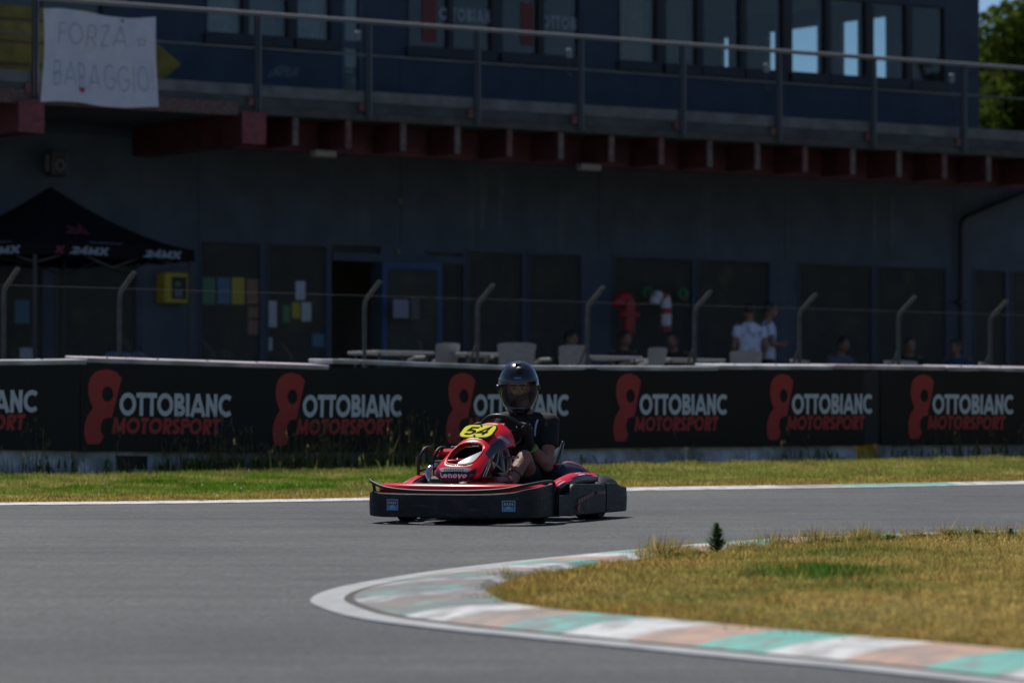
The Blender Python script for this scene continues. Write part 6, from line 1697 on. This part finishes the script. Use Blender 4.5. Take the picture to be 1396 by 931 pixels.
# gloves: fingers wrapped round the rim
M_GLOVE = mat('black_glove', (.014, .014, .015), .7, bump=.3, bscale=70)
def glove(s, ang, side):
    c = sw(ang, .165); w0 = J['wr' + s]; rad = (c - SWC).normalized(); tan = SWN.cross(rad)
    mb = MB(); back = SWN * .030 + rad * .012
    palm = c + rad * .036 + SWN * .012
    mb.tube([w0 - (palm - w0) * .25, w0.lerp(palm, .35), palm + SWN * .01], [.034, .034, .036], 12, dome=True)
    for q in range(4):
        o = tan * ((q - 1.5) * .021); pth = []
        for t in range(6):
            a = math.radians(15 + 46 * t); pth.append(c + o + rad * (.031 * math.cos(a)) + (-SWN) * (.031 * math.sin(a)))
        mb.tube([palm + o * .8] + pth[0:], [.013] + [.0115, .0115, .0112, .011, .0105, .010], 8, dome=True)
    tb = palm + tan * (.032 if tan.z > 0 else -.032)
    mb.tube([tb, c + SWN * .030 + (tan if tan.z > 0 else -tan) * .035, c + SWN * .028 - rad * .015 + (tan if tan.z > 0 else -tan) * .04], [.015, .0125, .011], 8, dome=True)
    g_ = link(bake(mb, .0055, 2), 'glove', M_GLOVE, drv)
    for q in range(3):
        p = palm + tan * ((q - 1) * .02) + rad * .030 + SWN * .012
        MB().box(p, (.012, .005, .012), None, .002).build('glove_print', M_KSIL, g_)
glove('L', math.radians(8), 1); glove('R', math.radians(172), -1)
d_ = (J['elL'] - J['wrL']).normalized(); s1, u1 = frame_of(d_); c_ = J['wrL'] + d_ * .03
MB().tube([c_ + (s1 * math.cos(a) + u1 * math.sin(a)) * .036 for a in [k_ * .5236 for k_ in range(12)]], .0085, 8, loop=True).build('green_wristband', mat('lime_band', (.10, .55, .02), .5), drv, 60)
# shadow on the left shin, put in as a dark cloth ring
for s in 'L':
    a, b = J['kn' + s], J['an' + s]; d_ = (b - a).normalized(); s1, u1 = frame_of(d_); c_ = a.lerp(b, .42)
    MB().tube([c_ + (s1 * math.cos(q) + u1 * math.sin(q)) * .052 for q in [k_ * .5236 for k_ in range(12)]], .006, 6, loop=True).build('shin_shadow_ring', M_DARKC, drv, 60)
# helmet
HM = Matrix.Translation(J['head'] + V(.0, 0, .028)) @ Matrix.Scale(1.09, 4) @ Matrix.Rotation(hy, 4, 'Z') @ Matrix.Rotation(math.radians(9), 4, 'Y')
hel = empty('helmet', (0, 0, 0), 0, drv); hel.matrix_local = HM
M_HEL = mat('helmet_black_gloss', (.012, .014, .018), .22, coat=.8, spec=.5)
def hs(phi, psi, k=1.0):
    c, s = math.cos(psi), math.sin(psi)
    a = .166; b = .142; h_ = .168 if s > 0 else .225
    ex = .88 if s > 0 else .80
    x = a * abs(c) ** ex * math.cos(phi); y = b * abs(c) ** ex * math.sin(phi); z = h_ * s
    if s < -.2:
        q = min(1, (-s - .2) / .6); x = x * (1 - .04 * q) + .030 * q * max(0, math.cos(phi)); y *= (1 - .15 * q)
    return V(x * k, y * k, z * k)
VT, VB, VP = math.radians(13), math.radians(-34), math.radians(76)
mb = MB(); NPH, NPS = 72, 40; ps0, ps1 = math.radians(-62), math.radians(90)
vs = [hs(2 * math.pi * i / NPH - math.pi, ps0 + (ps1 - ps0) * j / NPS * .9985) for i in range(NPH) for j in range(NPS + 1)]; fs = []
for i in range(NPH):
    for j in range(NPS):
        ph = 2 * math.pi * (i + .5) / NPH - math.pi; ps = ps0 + (ps1 - ps0) * (j + .5) / NPS
        if abs(ph) < VP and VB < ps < VT - .10 * abs(ph) * 0: continue
        i2 = (i + 1) % NPH; fs.append((i * (NPS + 1) + j, i2 * (NPS + 1) + j, i2 * (NPS + 1) + j + 1, i * (NPS + 1) + j + 1))
mb.add(vs, fs); sh_ = mb.build('shell', M_HEL, hel, 60); md = sh_.modifiers.new('t', 'SOLIDIFY'); md.thickness = .008; md.offset = -1
mb = MB(); n1_, n2_ = 36, 12; vs = []
for i in range(n1_ + 1):
    for j in range(n2_ + 1): vs.append(hs(-VP * 1.06 + 2 * VP * 1.06 * i / n1_, VB - .05 + (VT - VB + .12) * j / n2_, 1.022))
mb.add(vs, [(i * (n2_ + 1) + j, (i + 1) * (n2_ + 1) + j, (i + 1) * (n2_ + 1) + j + 1, i * (n2_ + 1) + j + 1) for i in range(n1_) for j in range(n2_)])
mb.build('visor', glass_mat('smoked_visor', (.86, .84, .80), 1.45, .03, .8, .03), hel, 60)
MB().tube([hs(-VP * 1.06 + 2 * VP * 1.06 * i / 24, VT + .075, 1.024) for i in range(25)], .004, 6).build('visor_top_edge', mat('visor_edge', (.10, .12, .14), .2), hel, 60)
MB().tube([hs(-VP * 1.06 + 2 * VP * 1.06 * i / 24, VB - .05, 1.024) for i in range(25)], .004, 6).build('visor_bottom_edge', MATS['visor_edge'], hel, 60)
for sg in (1, -1): MB().lathe([(0, 0), (.022, 0), (.020, .010), (0, .012)], 14, Matrix.Translation(hs(sg * VP * 1.1, math.radians(-4), 1.0)) @ Matrix.Rotation(sg * math.radians(-90), 4, 'X')).build('visor_pivot', M_BLK, hel, 40)
MB().box(hs(0, math.radians(-46), 1.01), (.01, .075, .018), None, .004).build('chin_vent', M_BLK, hel)
q = hs(math.radians(8), math.radians(47), 1.0)
MB().lathe([(.0, 0), (.03, 0), (.028, .012), (.016, .018), (0, .02)], 16, Matrix.Translation(q) @ q.to_track_quat('Z', 'Y').to_matrix().to_4x4()).build('camera_mount', M_BLK, hel, 40)
q2 = hs(math.radians(0), math.radians(66), 1.03); MB().box(q2, (.045, .04, .022), None, .005).build('action_camera_clip', M_BLK, hel)
lay = text_quads('SPARCO'.replace('SPARCO', 'SPARCO'), .012, .062, t=.22)
letters(hel, lay, lambda x, y, k_: hs((x - .031) / .165, math.radians(24) + y / .165, 1.004 + .002 * k_ * .2), mat('helmet_print', (.30, .42, .52), .5), 'helmet_letter')
# eyes and beard inside the visor
fs_ = FW; side_ = V(-FW.y, FW.x, 0).normalized()
for sg in (1, -1):
    e_ = J['head'] + FW * .088 + side_ * .032 * sg + V(0, 0, .012); MB().lathe([(.0, -.008), (.010, -.004), (.012, 0), (.010, .004), (0, .008)], 10, Matrix.Translation(e_)).build('eye', M_BLK, drv, 60)
    MB().tube([J['head'] + FW * .097 + side_ * (.015 * sg) + V(0, 0, .030), J['head'] + FW * .088 + side_ * (.05 * sg) + V(0, 0, .034)], .007, 6, dome=True).build('eyebrow', M_HAIR, drv)
m2 = MB(); m2.tube([J['head'] + FW * .060 + side_ * .055 + V(0, 0, -.05), J['head'] + FW * .095 + V(0, 0, -.068), J['head'] + FW * .06 - side_ * .055 + V(0, 0, -.05)], .024, 10, dome=True); m2.build('beard', M_HAIR, drv, 60)
